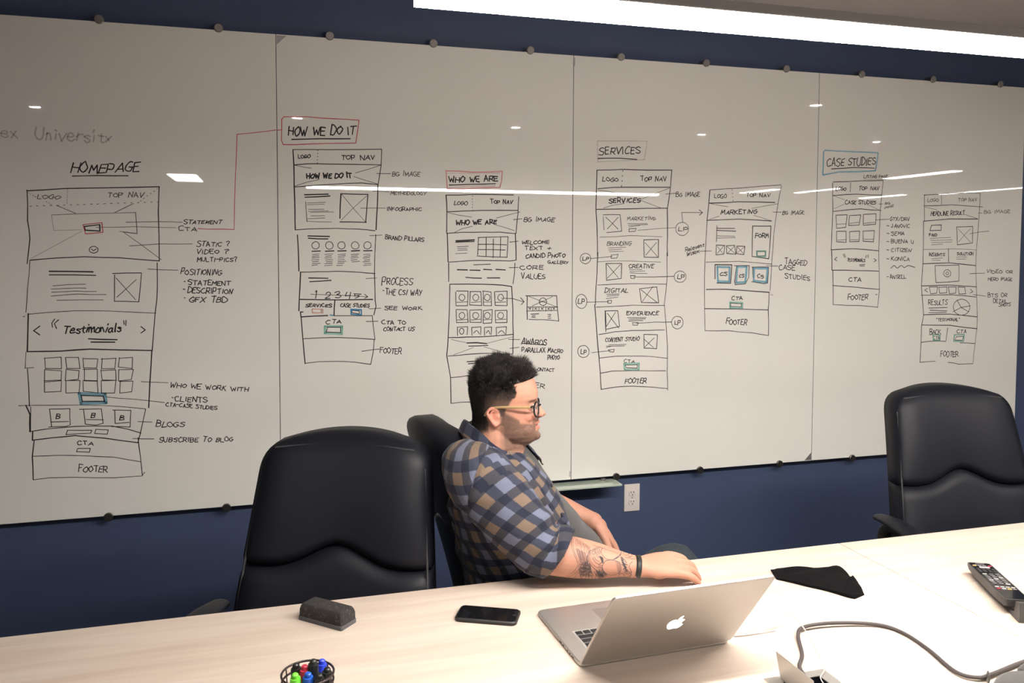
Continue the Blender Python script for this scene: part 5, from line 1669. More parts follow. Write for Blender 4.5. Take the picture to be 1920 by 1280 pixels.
# glasses
m_rim = mat('black_acetate', (.01, .01, .01), .2); m_wood = mat('olive_wood_temple', (.30, .20, .085), .4); m_lens = mat('lens_glass', (1, 1, 1), .0, alpha=.12, spec=.6)
gl = empty('glasses'); gl.parent = man; gl.location = hp(100, 0, 12)-V((.70, 2.30, 0)); gl['label'] = 'round black glasses with wooden temples'
def gch(o, p=None): o.parent = p or gl; o.matrix_parent_inverse = Matrix.Translation(-hp(100, 0, 12)) if p is None else Matrix(); return o
for s in (-1, 1):
    P = []
    for k in range(28):
        a = k*2*PI/28; y = 34+23.5*math.copysign(abs(math.cos(a))**.85, math.cos(a)); z = 10+19.5*math.copysign(abs(math.sin(a))**.85, math.sin(a))
        P.append(tuple(hp(111-(y/62)**2*11, s*y, z)))
    b = BM(); tube(b, P, [(.0023, .0030)]*len(P), n=8, sub=1, closed=True); rim = gch(obj('rim', b, m_rim, None, 3))
    b = BM(); vs = [b.verts.new(p) for p in P]; b.faces.new(vs); gch(obj('lens', b, m_lens, None), rim)
    b = BM(); tube(b, [tuple(hp(*p)) for p in ((101.5, s*55, 20), (99, s*64, 20), (94, s*70, 20))], [(.0030, .0052)]*3, n=8); gch(obj('hinge', b, m_rim, None, 3))
    b = BM(); tube(b, [tuple(hp(*p)) for p in ((98, s*69.5, 20), (72, s*76.5, 20.5), (38, s*80.5, 22), (8, s*81, 22.5), (-12, s*80, 19), (-24, s*78, 10), (-30, s*76, 0))], [(.0014, .0034), (.0014, .0036), (.0014, .0034), (.0014, .003), (.0014, .0026), (.0014, .0028), (.0014, .003)], n=10, up=Hu)
    gch(obj('temple', b, m_wood, None, 3))['label'] = 'thin wooden temple'
b = BM(); tube(b, [tuple(hp(*p)) for p in ((111, -11, 15), (115.5, 0, 18), (111, 11, 15))], [(.002, .0026)]*3, n=8); gch(obj('bridge', b, m_rim, None, 3))

# ---- clothes
def cloth_noise(p, n):
    q = V((p.x*9+p.z*5, p.y*8, p.z*16-p.x*7)); return .0045*noise.noise(q)+.003*noise.noise(p*34)
def arm_uv(p, path):
    best = None; acc = 0
    for a, b_ in zip(path, path[1:]):
        ab = b_-a; t = max(0, min(1, (p-a).dot(ab)/ab.length_squared)); c = a+ab*t; d = (p-c).length
        if best is None or d < best[0]: best = (d, acc+ab.length*t, c, ab.normalized())
        acc += ab.length
    return best
RPATH = [V((.50, 2.16, 1.02)), RS+V((0, 0, 0)), V((.60, 2.035, .905)), RE, RE.lerp(RW, .20)]
LPATH = [V((.58, 2.37, 1.0)), LS, V((.69, 2.52, .88)), LE, LE.lerp(LW, .25)]
RPF = [V(p) for p in cr([tuple(p) for p in RPATH], 4)]; LPF = [V(p) for p in cr([tuple(p) for p in LPATH], 4)]
bm = BM(); torso(bm, .004, .53, 1.10)
tube(bm, [tuple(p) for p in (RPATH[0], RPATH[1], RPATH[2], RE+V((-.012, .006, .018)), RE.lerp(RW, .10)+V((0,0,.010)), RE.lerp(RW, .30)+V((0,0,.006)))], [.07, .088, .082, .072, .064, .061], n=28)
tube(bm, [tuple(p) for p in (LPATH[0], LPATH[1], LPATH[2], LE, LE.lerp(LW, .12), LE.lerp(LW, .32))], [.07, .085, .08, .072, .064, .062], n=28)
tube(bm, [(.55, 2.13, 1.018), (.57, 2.25, 1.03), (.60, 2.36, 1.01)], [.045, .05, .045], n=20)
sh = remesh(bm, .0045, 6, .6)
b = BM(); b.from_mesh(sh); b.verts.ensure_lookup_table()
cutR = RE.lerp(RW, .115); dR = (RW-RE).normalized(); cutR2 = (dR+V((.0, 0, -.55))).normalized(); cutL = LE.lerp(LW, .2); dL = (LW-LE).normalized()
kill = []
for v in b.verts:
    p = v.co; ar = arm_uv(p, RPATH); al = arm_uv(p, LPATH)
    onarm = (ar[0] < .105 and ar[1] > .10 and p.y < 2.10) or (al[0] < .095 and al[1] > .09 and p.y > 2.46)
    if not onarm:
        xb, xf, yc, yh = itp(TOR, p.z); ph = math.degrees(math.atan2(p.y-yc, p.x-(xb+xf)/2))
        lim = (40+sm(1.06, .74, p.z)*26) if ph < 0 else (22+sm(1.06, .74, p.z)*36)
        if abs(ph) < lim and p.z < 1.085: kill.append(v); continue
        if p.z < .545: kill.append(v); continue
        if p.z > 1.105-.6*(p.x-.50) and abs(p.y-2.24) < .10 and p.x > .47: kill.append(v); continue
bmesh.ops.delete(b, geom=kill, context='VERTS')
def cut(co, no, test, clear):
    vs = {v for v in b.verts if test(v.co)}; fs_ = [f for f in b.faces if all(v in vs for v in f.verts)]
    es_ = {e for f in fs_ for e in f.edges}; vv = {v for f in fs_ for v in f.verts}
    bmesh.ops.bisect_plane(b, geom=list(vv)+list(es_)+fs_, plane_co=co, plane_no=no, clear_outer=clear)
cut(cutR, cutR2, lambda p: p.y < 2.09 and p.x > .58 and (p-cutR).length < .2, True)
cut(cutL, dL, lambda p: p.y > 2.40 and p.x > .7, True)
AH, AN = V((.520, 2.09, 1.0)), V((.80, -.45, -.22)).normalized()          # armhole seam
cut(AH, AN, lambda p: p.y < 2.16 and p.z > .86, False)
for it in range(10):
    upd = []
    for v in b.verts:
        if v.is_boundary:
            nb = [e.other_vert(v) for e in v.link_edges if e.is_boundary]
            if len(nb) == 2: upd.append((v, v.co.lerp((nb[0].co+nb[1].co)/2, .6)))
    for v, c in upd: v.co = c
b.faces.ensure_lookup_table()
b.normal_update()
def f_R(p): return min(.108-arm_uv(p, RPATH)[0], 2.15-p.y, (p-AH).dot(AN))
def f_L(p): a = arm_uv(p, LPATH); return min(a[1]-.07, .11-a[0], p.y-2.44)
def is_R(p): return f_R(p) > 0
def is_L(p): return f_L(p) > 0
def uv_arm(p, path):
    q = arm_uv(p, path)
    ax = q[3]; r = p-q[2]; e1 = V((0, 0, 1)); e1 = (e1-ax*e1.dot(ax)).normalized(); e2 = ax.cross(e1); ang = math.atan2(r.dot(e2), r.dot(e1))
    return (q[1]+.012*math.sin(ang*1.3), ang*.078+.02*noise.noise(p*6)+.25*q[1], 0)
def uv_tor(p):
    xb, xf, yc, yh = itp(TOR, p.z); a = math.atan2(p.y-yc, p.x-(xb+xf)/2)
    return (a*.22+p.z*.3+.02*noise.noise(p*5), p.z+.4+.015*noise.noise(p*7+V((3, 1, 2)))-.3*p.x, 0)
rest = {}
for v in b.verts:
    rest[v] = v.co.copy()
    p = v.co.copy(); ar = arm_uv(p, RPATH); al = arm_uv(p, LPATH); n = v.normal.copy()
    dsp = cloth_noise(p, n)
    isR = is_R(p); isL = is_L(p)
    if isR or isL:
        q = ar if isR else al; path = RPATH if isR else LPATH
        ax = q[3]; r = p-q[2]; e1 = V((0, 0, 1)); e1 = (e1-ax*e1.dot(ax)).normalized(); e2 = ax.cross(e1)
        ang = math.atan2(r.dot(e2), r.dot(e1))
        # folds near the elbow and rolled cuff
        k = math.exp(-((q[1]-.30)/.07)**2); dsp += .006*k*math.sin(q[1]*105+1.8*math.sin(ang))*(.5+.5*math.cos(ang-.4))+.004*math.sin(q[1]*52+ang*1.5)*noise.noise(p*12)
        end = arm_uv(path[-1], path)[1]
        if q[1] > end-.058: dsp += .0055*sm(end-.058, end-.05, q[1])
    else:
        xb, xf, yc, yh = itp(TOR, p.z); a = math.atan2(p.y-yc, p.x-(xb+xf)/2)
        dsp += .006*noise.noise(V((p.x*5, p.y*4, p.z*22)))*sm(1.0, .85, p.z)
    if abs((p-AH).dot(AN)) < .006 and p.y < 2.16 and p.z > .86: dsp -= .0025
    v.co = p+n*dsp
bufA, bufT, bufF = [], [], []
for v in b.verts:
    p = rest[v]; r_, l_ = f_R(p), f_L(p)
    bufA += uv_arm(p, RPF if p.y < 2.3 else LPF); bufT += uv_tor(p); bufF.append(r_ if p.y < 2.3 else l_)
me = bpy.data.meshes.new('shirt'); b.to_mesh(me); b.free()
me.attributes.new('plaid', 'FLOAT_VECTOR', 'POINT').data.foreach_set('vector', bufA)
me.attributes.new('plaid_body', 'FLOAT_VECTOR', 'POINT').data.foreach_set('vector', bufT)
me.attributes.new('sleeve_field', 'FLOAT', 'POINT').data.foreach_set('value', bufF)
m_sh = mat('plaid_flannel', (.2, .2, .2), .9, sheen=.05, bump=.2, bscale=1200)
nt, bs = nodes(m_sh); N = nt.nodes; Lk = nt.links.new
at = N.new('ShaderNodeAttribute'); at.attribute_name = 'plaid'; sx = N.new('ShaderNodeSeparateXYZ')
at2 = N.new('ShaderNodeAttribute'); at2.attribute_name = 'plaid_body'; at3 = N.new('ShaderNodeAttribute'); at3.attribute_name = 'sleeve_field'
gt = N.new('ShaderNodeMath'); gt.operation = 'LESS_THAN'; gt.inputs[1].default_value = 0; Lk(at3.outputs['Fac'], gt.inputs[0])
mv = N.new('ShaderNodeMix'); mv.data_type = 'VECTOR'; Lk(gt.outputs[0], mv.inputs[0]); Lk(at.outputs['Vector'], mv.inputs[4]); Lk(at2.outputs['Vector'], mv.inputs[5]); Lk(mv.outputs[1], sx.inputs[0])
def mth(op, a, b_=None, c=None):
    n = N.new('ShaderNodeMath'); n.operation = op
    for i, q in enumerate((a, b_, c)):
        if q is None: continue
        if isinstance(q, (int, float)): n.inputs[i].default_value = q
        else: Lk(q, n.inputs[i])
    return n.outputs[0]
PER = .052
def bands(o):
    u = mth('DIVIDE', o, PER); fr = mth('FRACT', u); fl = mth('FLOOR', u)
    t = mth('SUBTRACT', fr, .40); d = mth('MULTIPLY', t, 28); d = mth('ADD', d, .5)
    n = N.new('ShaderNodeClamp'); Lk(d, n.inputs[0])      # 0 in the dark band, 1 in the light band
    t2 = mth('MULTIPLY', mth('SUBTRACT', .97, fr), 30); n2 = N.new('ShaderNodeClamp'); Lk(t2, n2.inputs[0])
    par = mth('PINGPONG', fl, 1)
    return mth('MULTIPLY', n.outputs[0], n2.outputs[0]), par
lu, pu = bands(sx.outputs[0]); lv, pv = bands(sx.outputs[1])
def mixc(f, a, b_):
    n = N.new('ShaderNodeMix'); n.data_type = 'RGBA'
    for sock, q in ((n.inputs[0], f), (n.inputs[6], a), (n.inputs[7], b_)):
        if isinstance(q, tuple): sock.default_value = (*q, 1)
        elif isinstance(q, (int, float)): sock.default_value = q
        else: Lk(q, sock)
    return n.outputs[2]
par = mth('ABSOLUTE', mth('SUBTRACT', pu, pv))
light = mixc(par, (.155, .108, .077), (.118, .130, .190))
mid = (.034, .034, .044); navy = (.007, .010, .026)
Lk(mixc(lu, mixc(lv, navy, mid), mixc(lv, mixc(.45, mid, (.02, .03, .07)), light)), bs.inputs['Base Color'])
so = child(obj('shirt', me, m_sh, None, 3)); so['label'] = 'open plaid flannel shirt in navy, tan and grey blue with rolled sleeves'
md = so.modifiers.new('thick', 'SOLIDIFY'); md.thickness = .0035; md.offset = 0
# collar
b = BM(); NP = 26; G = []; cl = b.verts.layers.float_vector.new('plaid'); cl2 = b.verts.layers.float_vector.new('plaid_body')
for i in range(NP+1):
    ph = math.radians(-142+280*i/NP); c, s = math.cos(ph), math.sin(ph)      # ph = 0 at the back
    row = []
    for k, (ro, dz) in enumerate(((.0, -.012), (.0, .012), (.002, .030), (.006, .034), (.012, .028), (.020, .008), (.028, -.012))):
        fr_ = sm(95, 150, abs(math.degrees(ph)))
        x = .590-(.074+ro*.8)*c; y = 2.226+(.084+ro*1.05)*s*(1-.25*fr_)
        z = 1.104-.70*(x-.50)+dz*(1-.15*fr_)-(fr_*.014 if k > 4 else 0)
        row.append(b.verts.new((x, y, z)))
    G.append(row)
for i in range(NP):
    for k in range(6): b.faces.new((G[i][k], G[i+1][k], G[i+1][k+1], G[i][k+1]))
for i, row in enumerate(G):
    for k, v in enumerate(row): v[cl] = v[cl2] = V((i*.0175, k*.011+.012, 0))
co = child(obj('collar', b, m_sh, None, 3), man); md = co.modifiers.new('thick', 'SOLIDIFY'); md.thickness = .003; md.offset = 0
md = co.modifiers.new('sub', 'SUBSURF'); md.levels = 2; md.render_levels = 2
# buttons on the near front edge
m_btn = mat('dark_button', (.03, .03, .04), .3)
ST = BVHTree.FromPolygons([v.co[:] for v in me.vertices], [tuple(p.vertices) for p in me.polygons])
for z in (.96, .885, .80):
    xb, xf, yc, yh = itp(TOR, z)
    for dg_ in range(40, 110, 2):
        a = math.radians(-dg_); nn = V((math.cos(a), math.sin(a), 0)); c0 = V(((xb+xf)/2, yc, z))
        h, nor, _, _ = ST.ray_cast(c0+nn*.05, nn)
        if h is not None and (h-c0).length < .3:
            a = math.radians(-dg_-5); nn = V((math.cos(a), math.sin(a), 0)); h2_, nor2, _, _ = ST.ray_cast(c0+nn*.05, nn)
            if h2_ is None: h2_ = h
            else: nor = nor2
            if nor.dot(nn) < 0: nor = -nor
            b = BM(); cyl(b, h2_+nor*.001, h2_+nor*.0055, .0056, n=16); child(obj('button', b, m_btn, None, .6)); break
# grey t-shirt
bm = BM(); torso(bm, -.006, .54, 1.085); ts = remesh(bm, .006, 4, .6)
b = BM(); b.from_mesh(ts)
for v in b.verts:
    p = v.co; v.co = p+v.normal*(.003*noise.noise(V((p.x*6, p.y*6, p.z*14))))
m_ts = mat('charcoal_tshirt', (.045, .045, .043), .9, sheen=.2, bump=.2, bscale=1500)
child(obj('tshirt', b, m_ts, None, 3))['label'] = 'charcoal grey t-shirt over the belly'
b = BM(); tube(b, [(.588-.076*math.cos(a), 2.230+.075*math.sin(a), 1.108-.66*(.585-.078*math.cos(a)-.50)) for a in [k*2*PI/24 for k in range(24)]], [.007]*24, n=8, sub=1, closed=True)
child(obj('undershirt_neckband', b, mat('white_neckband', (.7, .68, .66), .8), None, 3))
# wristband
b = BM(); q = RE.lerp(RW, .965); tube(b, [tuple(q-dR*.0070), tuple(q-dR*.0069), tuple(q+dR*.0069), tuple(q+dR*.0070)], [(.030, .022), (.0345, .0275), (.0345, .0275), (.030, .022)], n=32, sub=1, up=(0, 0, 1))
child(obj('wristband', b, mat('black_rubber', (.015, .015, .014), .5), None, 3))
# jeans and shoes
m_jn = mat('dark_denim', (.022, .032, .042), .85, bump=.3, bscale=900)
bm = BM()
ell(bm, (.74, 2.305, .555), (.19, .21, .10), None, 28)
for sy, ky, kz in ((2.20, 2.17, .50), (2.41, 2.44, .575)):
    tube(bm, [(.70, sy, .54), (1.02, (sy+ky)/2, .455), (1.245, ky, kz-.012), (1.290, ky, kz-.055), (1.255, ky, .32), (1.19, ky, .09)], [.095, .082, .070, .068, .064, .060], n=24)
jn = remesh(bm, .007, 4, .6); b = BM(); b.from_mesh(jn)
for v in b.verts: v.co = v.co+v.normal*.004*noise.noise(v.co*18)
child(obj('jeans', b, m_jn, None, 3))['label'] = 'dark blue denim jeans'
m_shoe = mat('dark_shoe', (.02, .02, .02), .5)
for ky in (2.17, 2.42):
    b = BM(); tube(b, [(1.13, ky, .045), (1.19, ky, .05), (1.28, ky, .042), (1.40, ky, .030)], [(.034, .040), (.042, .046), (.048, .038), (.040, .024)], n=20, up=(0, 0, 1)); bx(b, 1.10, 1.43, ky-.045, ky+.045, .0, .018, .008)
    child(obj('shoe', b, m_shoe, None, 1))
# tattoo: ink lines lying on the forearm
vs, fs = [], []; V2, F2 = [], []
for ln in TATTOO.strip().split('\n'):
    w_, pts = ln.split('|'); wide = float(w_) > 3; w_ = float(w_)*.00085
    P = [V((float(p.split(',')[0])/1e4, 1.95, float(p.split(',')[1])/1e4)) for p in pts.split()]
    if len(P) > 2: P = [V(p) for p in cr([tuple(p) for p in P], 5)]
    else: P = [P[0].lerp(P[-1], k/4) for k in range(5)]
    run = []
    for p in P:
        h, nor, _, _ = TREE.ray_cast(EYE, (p-EYE).normalized())
        if h is None or h.y > 2.06 or h.x < .66 or h.x > .95: run = []; continue
        run.append((h+nor*.0005, nor))
        if len(run) > 1:
            (a, na), (c, nc) = run[-2:]; t = (c-a)
            if t.length > .03 or t.length < 1e-5: continue
            s1 = t.cross(na).normalized()*w_*.5; n0 = len(V2 if wide else vs)
            if wide:
                V2 += [tuple(q-na*.0002) for q in (a-s1, a+s1, c+s1, c-s1)]; F2.append((n0, n0+1, n0+2, n0+3)); continue
            vs += [tuple(a-s1), tuple(a+s1), tuple(c+s1+t*.1), tuple(c-s1+t*.1)]; fs.append((n0, n0+1, n0+2, n0+3))
me = bpy.data.meshes.new('tattoo'); me.from_pydata(vs, [], fs)
to = child(obj('tattoo', me, mat('tattoo_ink', (.06, .055, .06), .6, alpha=.86), None)); to['kind'] = 'stuff'; to['label'] = 'dark engraved style forearm tattoo with round shapes and leaves'
me = bpy.data.meshes.new('tattoo_shading'); me.from_pydata(V2, [], F2)
to = child(obj('tattoo_shading', me, mat('tattoo_grey_wash', (.10, .085, .085), .7, alpha=.42), None)); to['kind'] = 'stuff'; to['label'] = 'grey shading of the forearm tattoo'
# ------------------------------------------------------------ things on the table
m_al = mat('silver_aluminium', (.62, .60, .57), .38, .85)
m_key = mat('black_keycap', (.012, .012, .013), .5)
m_logo = mat('backlit_logo', (1, 1, 1), emit=(.95, .97, 1), es=1.6)
m_blk = mat('black_glass', (.006, .006, .007), .08, coat=.6)
def rrect(x0, x1, y0, y1, r, k=6):
    P = []
    for cx, cy, a0 in ((x1-r, y1-r, 0), (x0+r, y1-r, 90), (x0+r, y0+r, 180), (x1-r, y0+r, 270)):
        for i in range(k+1): a = math.radians(a0+90*i/k); P.append((cx+r*math.cos(a), cy+r*math.sin(a)))
    return P
def slab(bm, P, z0, z1, ch=.0008, M4=None, flat=None):
    cx = sum(p[0] for p in P)/len(P); cy = sum(p[1] for p in P)/len(P)
    def ins(d): return [(p[0]-math.copysign(min(d, abs(p[0]-cx)), p[0]-cx), p[1]-math.copysign(min(d, abs(p[1]-cy)), p[1]-cy)) for p in P]
    rings = [[V((x, y, z)) for x, y in Q] for Q, z in ((ins(ch), z0), (P, z0+ch), (P, z1-ch), (ins(ch), z1))]
    if M4 is not None: rings = [[M4 @ p for p in r] for r in rings]
    loft(bm, rings)
LW_, LD_ = .357, .262
lap = empty('laptop', (.603, 1.575, TZ), math.radians(1.9)); tag(lap, 'open silver laptop with glowing logo, seen from behind its lid', 'laptop')
b = BM(); slab(b, rrect(0, LW_, -.004, LD_, .014), .001, .0105, .0015); obj('base', b, m_al, lap, .5)
b = BM(); cyl(b, (.05, .003, .0075), (LW_-.05, .003, .0075), .0035, n=14); obj('hinge', b, mat('dark_hinge', (.03, .03, .03), .4), lap, .6)
b = BM(); bx(b, .038, LW_-.038, .022, .136, .0098, .0106, .0003, 1); obj('keyboard_well', b, mat('keyboard_well', (.42, .41, .39), .5, .5), lap)
b = BM(); slab(b, rrect(LW_/2-.052, LW_/2+.052, .150, .226, .004), .0100, .0108, .0002); obj('trackpad', b, mat('trackpad_aluminium', (.46, .45, .43), .3, .8), lap)
kme = {}
def key(x, y, w_, d_):
    k = (round(w_, 4), round(d_, 4))
    if k not in kme:
        b = BM(); bx(b, -w_/2, w_/2, -d_/2, d_/2, 0, .0016, .0006, 1); me = bpy.data.meshes.new('key'); b.to_mesh(me); b.free(); me.materials.append(m_key); kme[k] = me
    o = bpy.data.objects.new('key', kme[k]); COL.objects.link(o); o.parent = lap; o.location = (x, y, .0105)
KX0, KX1 = .041, LW_-.041; W_ = KX1-KX0
rows = [([1]*14, .0095), ([1]*13+[1.6], .0155), ([1.6]+[1]*13, .0155), ([1.9]+[1]*11+[1.9], .0155), ([2.4]+[1]*10+[2.4], .0155), ([1, 1, 1, 1.25, 5.4, 1.25, 1, 1, 1, 1], .0155)]
y = .0285
for ws, d_ in rows:
    tot = sum(ws); x = KX1                     # the typist faces the camera, so the rows run from the right
    for w_ in ws: wd = w_/tot*W_; key(x-wd/2, y, wd-.003, d_); x -= wd
    y += (d_+.0155)/2+.0035
for k, (yy, w_) in enumerate(((.03, .012), (.048, .006), (.062, .006), (.085, .009), (.10, .012))):
    b = BM(); bx(b, -.0002, .0012, yy, yy+w_, .0035, .0065); obj('port', b, m_hole, lap)
ta = math.radians(38); LM = Matrix(((1, 0, 0), (0, -math.sin(ta), math.cos(ta)), (0, math.cos(ta), math.sin(ta)))).to_4x4()
# columns: lid x -> x, lid y (up the lid) , lid z (towards the typist)
LM = Matrix.Translation((0, -.002, .008)) @ Matrix(((1, 0, 0, 0), (0, -math.sin(ta), math.cos(ta), 0), (0, math.cos(ta), math.sin(ta), 0), (0, 0, 0, 1)))
b = BM(); slab(b, rrect(0, LW_, -.001, LD_-.002, .012), -.003, .0035, .0012, LM); lid = obj('lid', b, m_al, lap, .5)
b = BM(); slab(b, rrect(.004, LW_-.004, .004, LD_-.006, .008), .0032, .0038, .0002, LM); obj('screen', b, mat('lit_screen', (.02, .02, .02), .1, emit=(.6, .7, .9), es=.5), lid)
b = BM()
def poly(pts, zz):
    vs = [b.verts.new(LM @ V((LW_/2+x*.0212, LD_*.47+y_*.0212, zz))) for x, y_ in pts]; b.faces.new(vs)
body_pts = cr([(0, .62), (.28, .74), (.62, .66), (.80, .48), (.66, .28), (.60, .05), (.68, -.2), (.88, -.36), (.72, -.72), (.45, -1.0), (.22, -1.0), (0, -.92), (-.22, -1.0), (-.48, -.98), (-.76, -.62), (-.90, -.12), (-.84, .34), (-.60, .66), (-.28, .74)], 4, True)
poly(body_pts, -.0034); poly(cr([(.02, .78), (.06, 1.02), (.22, 1.22), (.42, 1.32), (.40, 1.08), (.24, .86)], 4, True), -.0034)
obj('glowing_logo', b, m_logo, lid)['label'] = 'glowing white fruit logo with a bite'

ph = empty('smartphone', (.480, 1.853, TZ), math.radians(-26)); tag(ph, 'black smartphone lying face up between the eraser and laptop', 'phone')
b = BM(); slab(b, rrect(-.073, .073, -.037, .037, .011), 0, .0095, .0022); obj('case', b, mat('black_phone_case', (.012, .012, .012), .45), ph, .6)
b = BM(); slab(b, rrect(-.069, .069, -.033, .033, .008), .0085, .0098, .0002); obj('screen', b, m_blk, ph, .6)
b = BM(); cyl(b, (.0625, 0, .0096), (.0625, 0, .0100), .005, n=20); obj('home_button', b, m_key, ph)

er = empty('whiteboard_eraser', (.116, 1.936, TZ), math.radians(-44)); tag(er, 'dark grey felt whiteboard eraser with dusty top', 'eraser')
b = BM(); slab(b, rrect(-.064, .064, -.0275, .0275, .004), 0, .010, .0008); obj('felt_pad', b, mat('grey_felt', (.11, .11, .115), 1, bump=1, bscale=900), er, .6)
m_er = mat('dusty_foam', (.03, .028, .027), .9, bump=.8, bscale=500); nt, bs = nodes(m_er)
n = nt.nodes.new('ShaderNodeTexNoise'); n.inputs['Scale'].default_value = 150; n.inputs['Detail'].default_value = 5; n.inputs['Distortion'].default_value = 1.2
r = nt.nodes.new('ShaderNodeValToRGB'); r.color_ramp.elements[0].position = .55; r.color_ramp.elements[0].color = (.024, .022, .021, 1); r.color_ramp.elements[1].position = .74; r.color_ramp.elements[1].color = (.09, .085, .08, 1)
tcn = nt.nodes.new('ShaderNodeTexCoord'); nt.links.new(tcn.outputs['Object'], n.inputs[0]); nt.links.new(n.outputs[0], r.inputs[0]); nt.links.new(r.outputs[0], bs.inputs['Base Color'])
b = BM(); rings = []
for z, s_ in ((.009, 1), (.011, 1.01), (.026, 1), (.034, .97), (.0385, .90), (.0395, .8)):
    rings.append([V((x*s_ if abs(x) > .03 else x*(s_*.98), y_*(s_ if z < .03 else s_-.06), z-.0025*(1-(x/.064)**2)*(z > .03))) for x, y_ in rrect(-.063, .063, -.0265, .0265, .006)])
loft(b, rings); obj('foam_body', b, m_er, er, .8)

# black microfibre cloth, folded
m_cl = mat('black_microfibre', (.0045, .0045, .005), 1, spec=.1, bump=.5, bscale=1500)
far = cr([(1.284, 1.921, .744), (1.34, 1.905, .752), (1.41, 1.885, .750), (1.462, 1.868, .754), (1.452, 1.815, .748), (1.440, 1.785, .760), (1.428, 1.745, .752), (1.418, 1.717, .743)], 5)
near = cr([(1.263, 1.863, .744), (1.29, 1.83, .747), (1.315, 1.795, .748), (1.34, 1.765, .748), (1.355, 1.74, .748), (1.362, 1.725, .748), (1.370, 1.712, .748), (1.380, 1.703, .743)], 5)
b = BM(); G = []
for i, (p, q) in enumerate(zip(far, near)):
    row = []
    for j in range(11):
        t = j/10; pp = V(p).lerp(V(q), t); pp.z += .006*math.sin(PI*t)*abs(math.sin(i*.35+t*3))+.003*noise.noise(pp*40)
        pp.z = max(pp.z, TZ+.0035); row.append(b.verts.new(pp))
    G.append(row)
for i in range(len(G)-1):
    for j in range(10): b.faces.new((G[i][j], G[i][j+1], G[i+1][j+1], G[i+1][j]))
# close with a flat underside so it has real thickness
r_ = bmesh.ops.extrude_face_region(b, geom=list(b.faces))
for v in [g for g in r_['geom'] if isinstance(g, bmesh.types.BMVert)]: v.co.z = TZ+.0008
clo = obj('cloth', b, m_cl, None, 1.0); tag(clo, 'crumpled black microfibre cloth lying behind the laptop lid', 'cloth')

# remote control in its stand
rm = empty('remote_control', (1.7455, 1.632, .7735)); rm.scale = (1.22, 1.04, 1); rm.rotation_euler = (math.radians(-1.5), 0, math.radians(-26.5)); tag(rm, 'long black tv remote resting in its stand', 'remote control')
b = BM(); rings = []
for y_, w_, d_ in ((-.12, .020, .012), (-.115, .0235, .018), (-.05, .0235, .021), (.06, .0235, .019), (.11, .0235, .013), (.124, .022, .007), (.127, .018, .003)):
    rings.append([V((w_*(1 if abs(c) > .3 else abs(c)/.3)*(1 if c > 0 else -1), y_, -d_*(1-abs(c)**3)**.5 if s < 0 else 0.001*(1-abs(c)**4))) for c, s in [(math.cos(k*2*PI/28), math.sin(k*2*PI/28)) for k in range(28)]])
loft(b, rings); obj('shell', b, mat('dark_grey_plastic', (.045, .043, .042), .45), rm, .7)
b = BM(); slab(b, rrect(-.0215, .0215, -.115, .121, .005), .0004, .0018, .0003); obj('face_plate', b, m_blk, rm)
BTN = {'w': mat('white_button', (.75, .62, .62), .5), 'y': mat('amber_button', (.75, .42, .12), .5), 'g': mat('grey_button', (.14, .14, .14), .5), 'r': mat('red_button', (.45, .03, .06), .5), 'd': mat('dark_button_rubber', (.05, .05, .05), .6), 'l': mat('light_button', (.45, .43, .4), .5)}
bme = {}
def button(x, y_, w_, d_, c):
    k = (w_, d_, c)
    if k not in bme:
        b = BM(); bx(b, -w_/2, w_/2, -d_/2, d_/2, 0, .0014, .0004, 1); me = bpy.data.meshes.new('button'); b.to_mesh(me); b.free(); me.materials.append(BTN[c]); bme[k] = me
    o = bpy.data.objects.new('button', bme[k]); COL.objects.link(o); o.parent = rm; o.location = (x, y_, .0017)
button(0, .116, .018, .003, 'g')
for i, c in enumerate('yggr'): button(-.0150+.010*i, .100, .0075, .004, c)
button(.002, .089, .020, .006, 'w'); button(-.004, .105, .020, .0015, 'g')
for r_i in range(3):
    for i in range(4): button(-.015+.010*i, .076-.009*r_i, .006, .003, 'd')
for r_i in range(7):
    for i in range(3): button(-.0125+.0125*i, .040-.0105*r_i, .008, .0042, 'g' if (r_i+i) % 4 else 'l')
for i, c in enumerate('llll'): button(-.015+.010*i, -.045, .0075, .004, c)
for i, c in enumerate('rwyg'): button(-.015+.010*i, -.056, .0075, .004, c)
dk = empty('remote_stand', (1.705, 1.505, TZ), math.radians(-26.5)); tag(dk, 'small black wedge stand holding the remote at the right edge', 'stand')
b = BM()
prof = [(-.035, 0), (.030, 0), (.022, .009), (-.006, .012), (-.012, .042), (-.034, .046), (-.038, .02)]
loft(b, [[V((x, y_, z)) for y_, z in prof] for x in (-.034, -.031, .031, .034)]); obj('stand_body', b, mat('stand_plastic', (.05, .05, .05), .4), dk, .5)

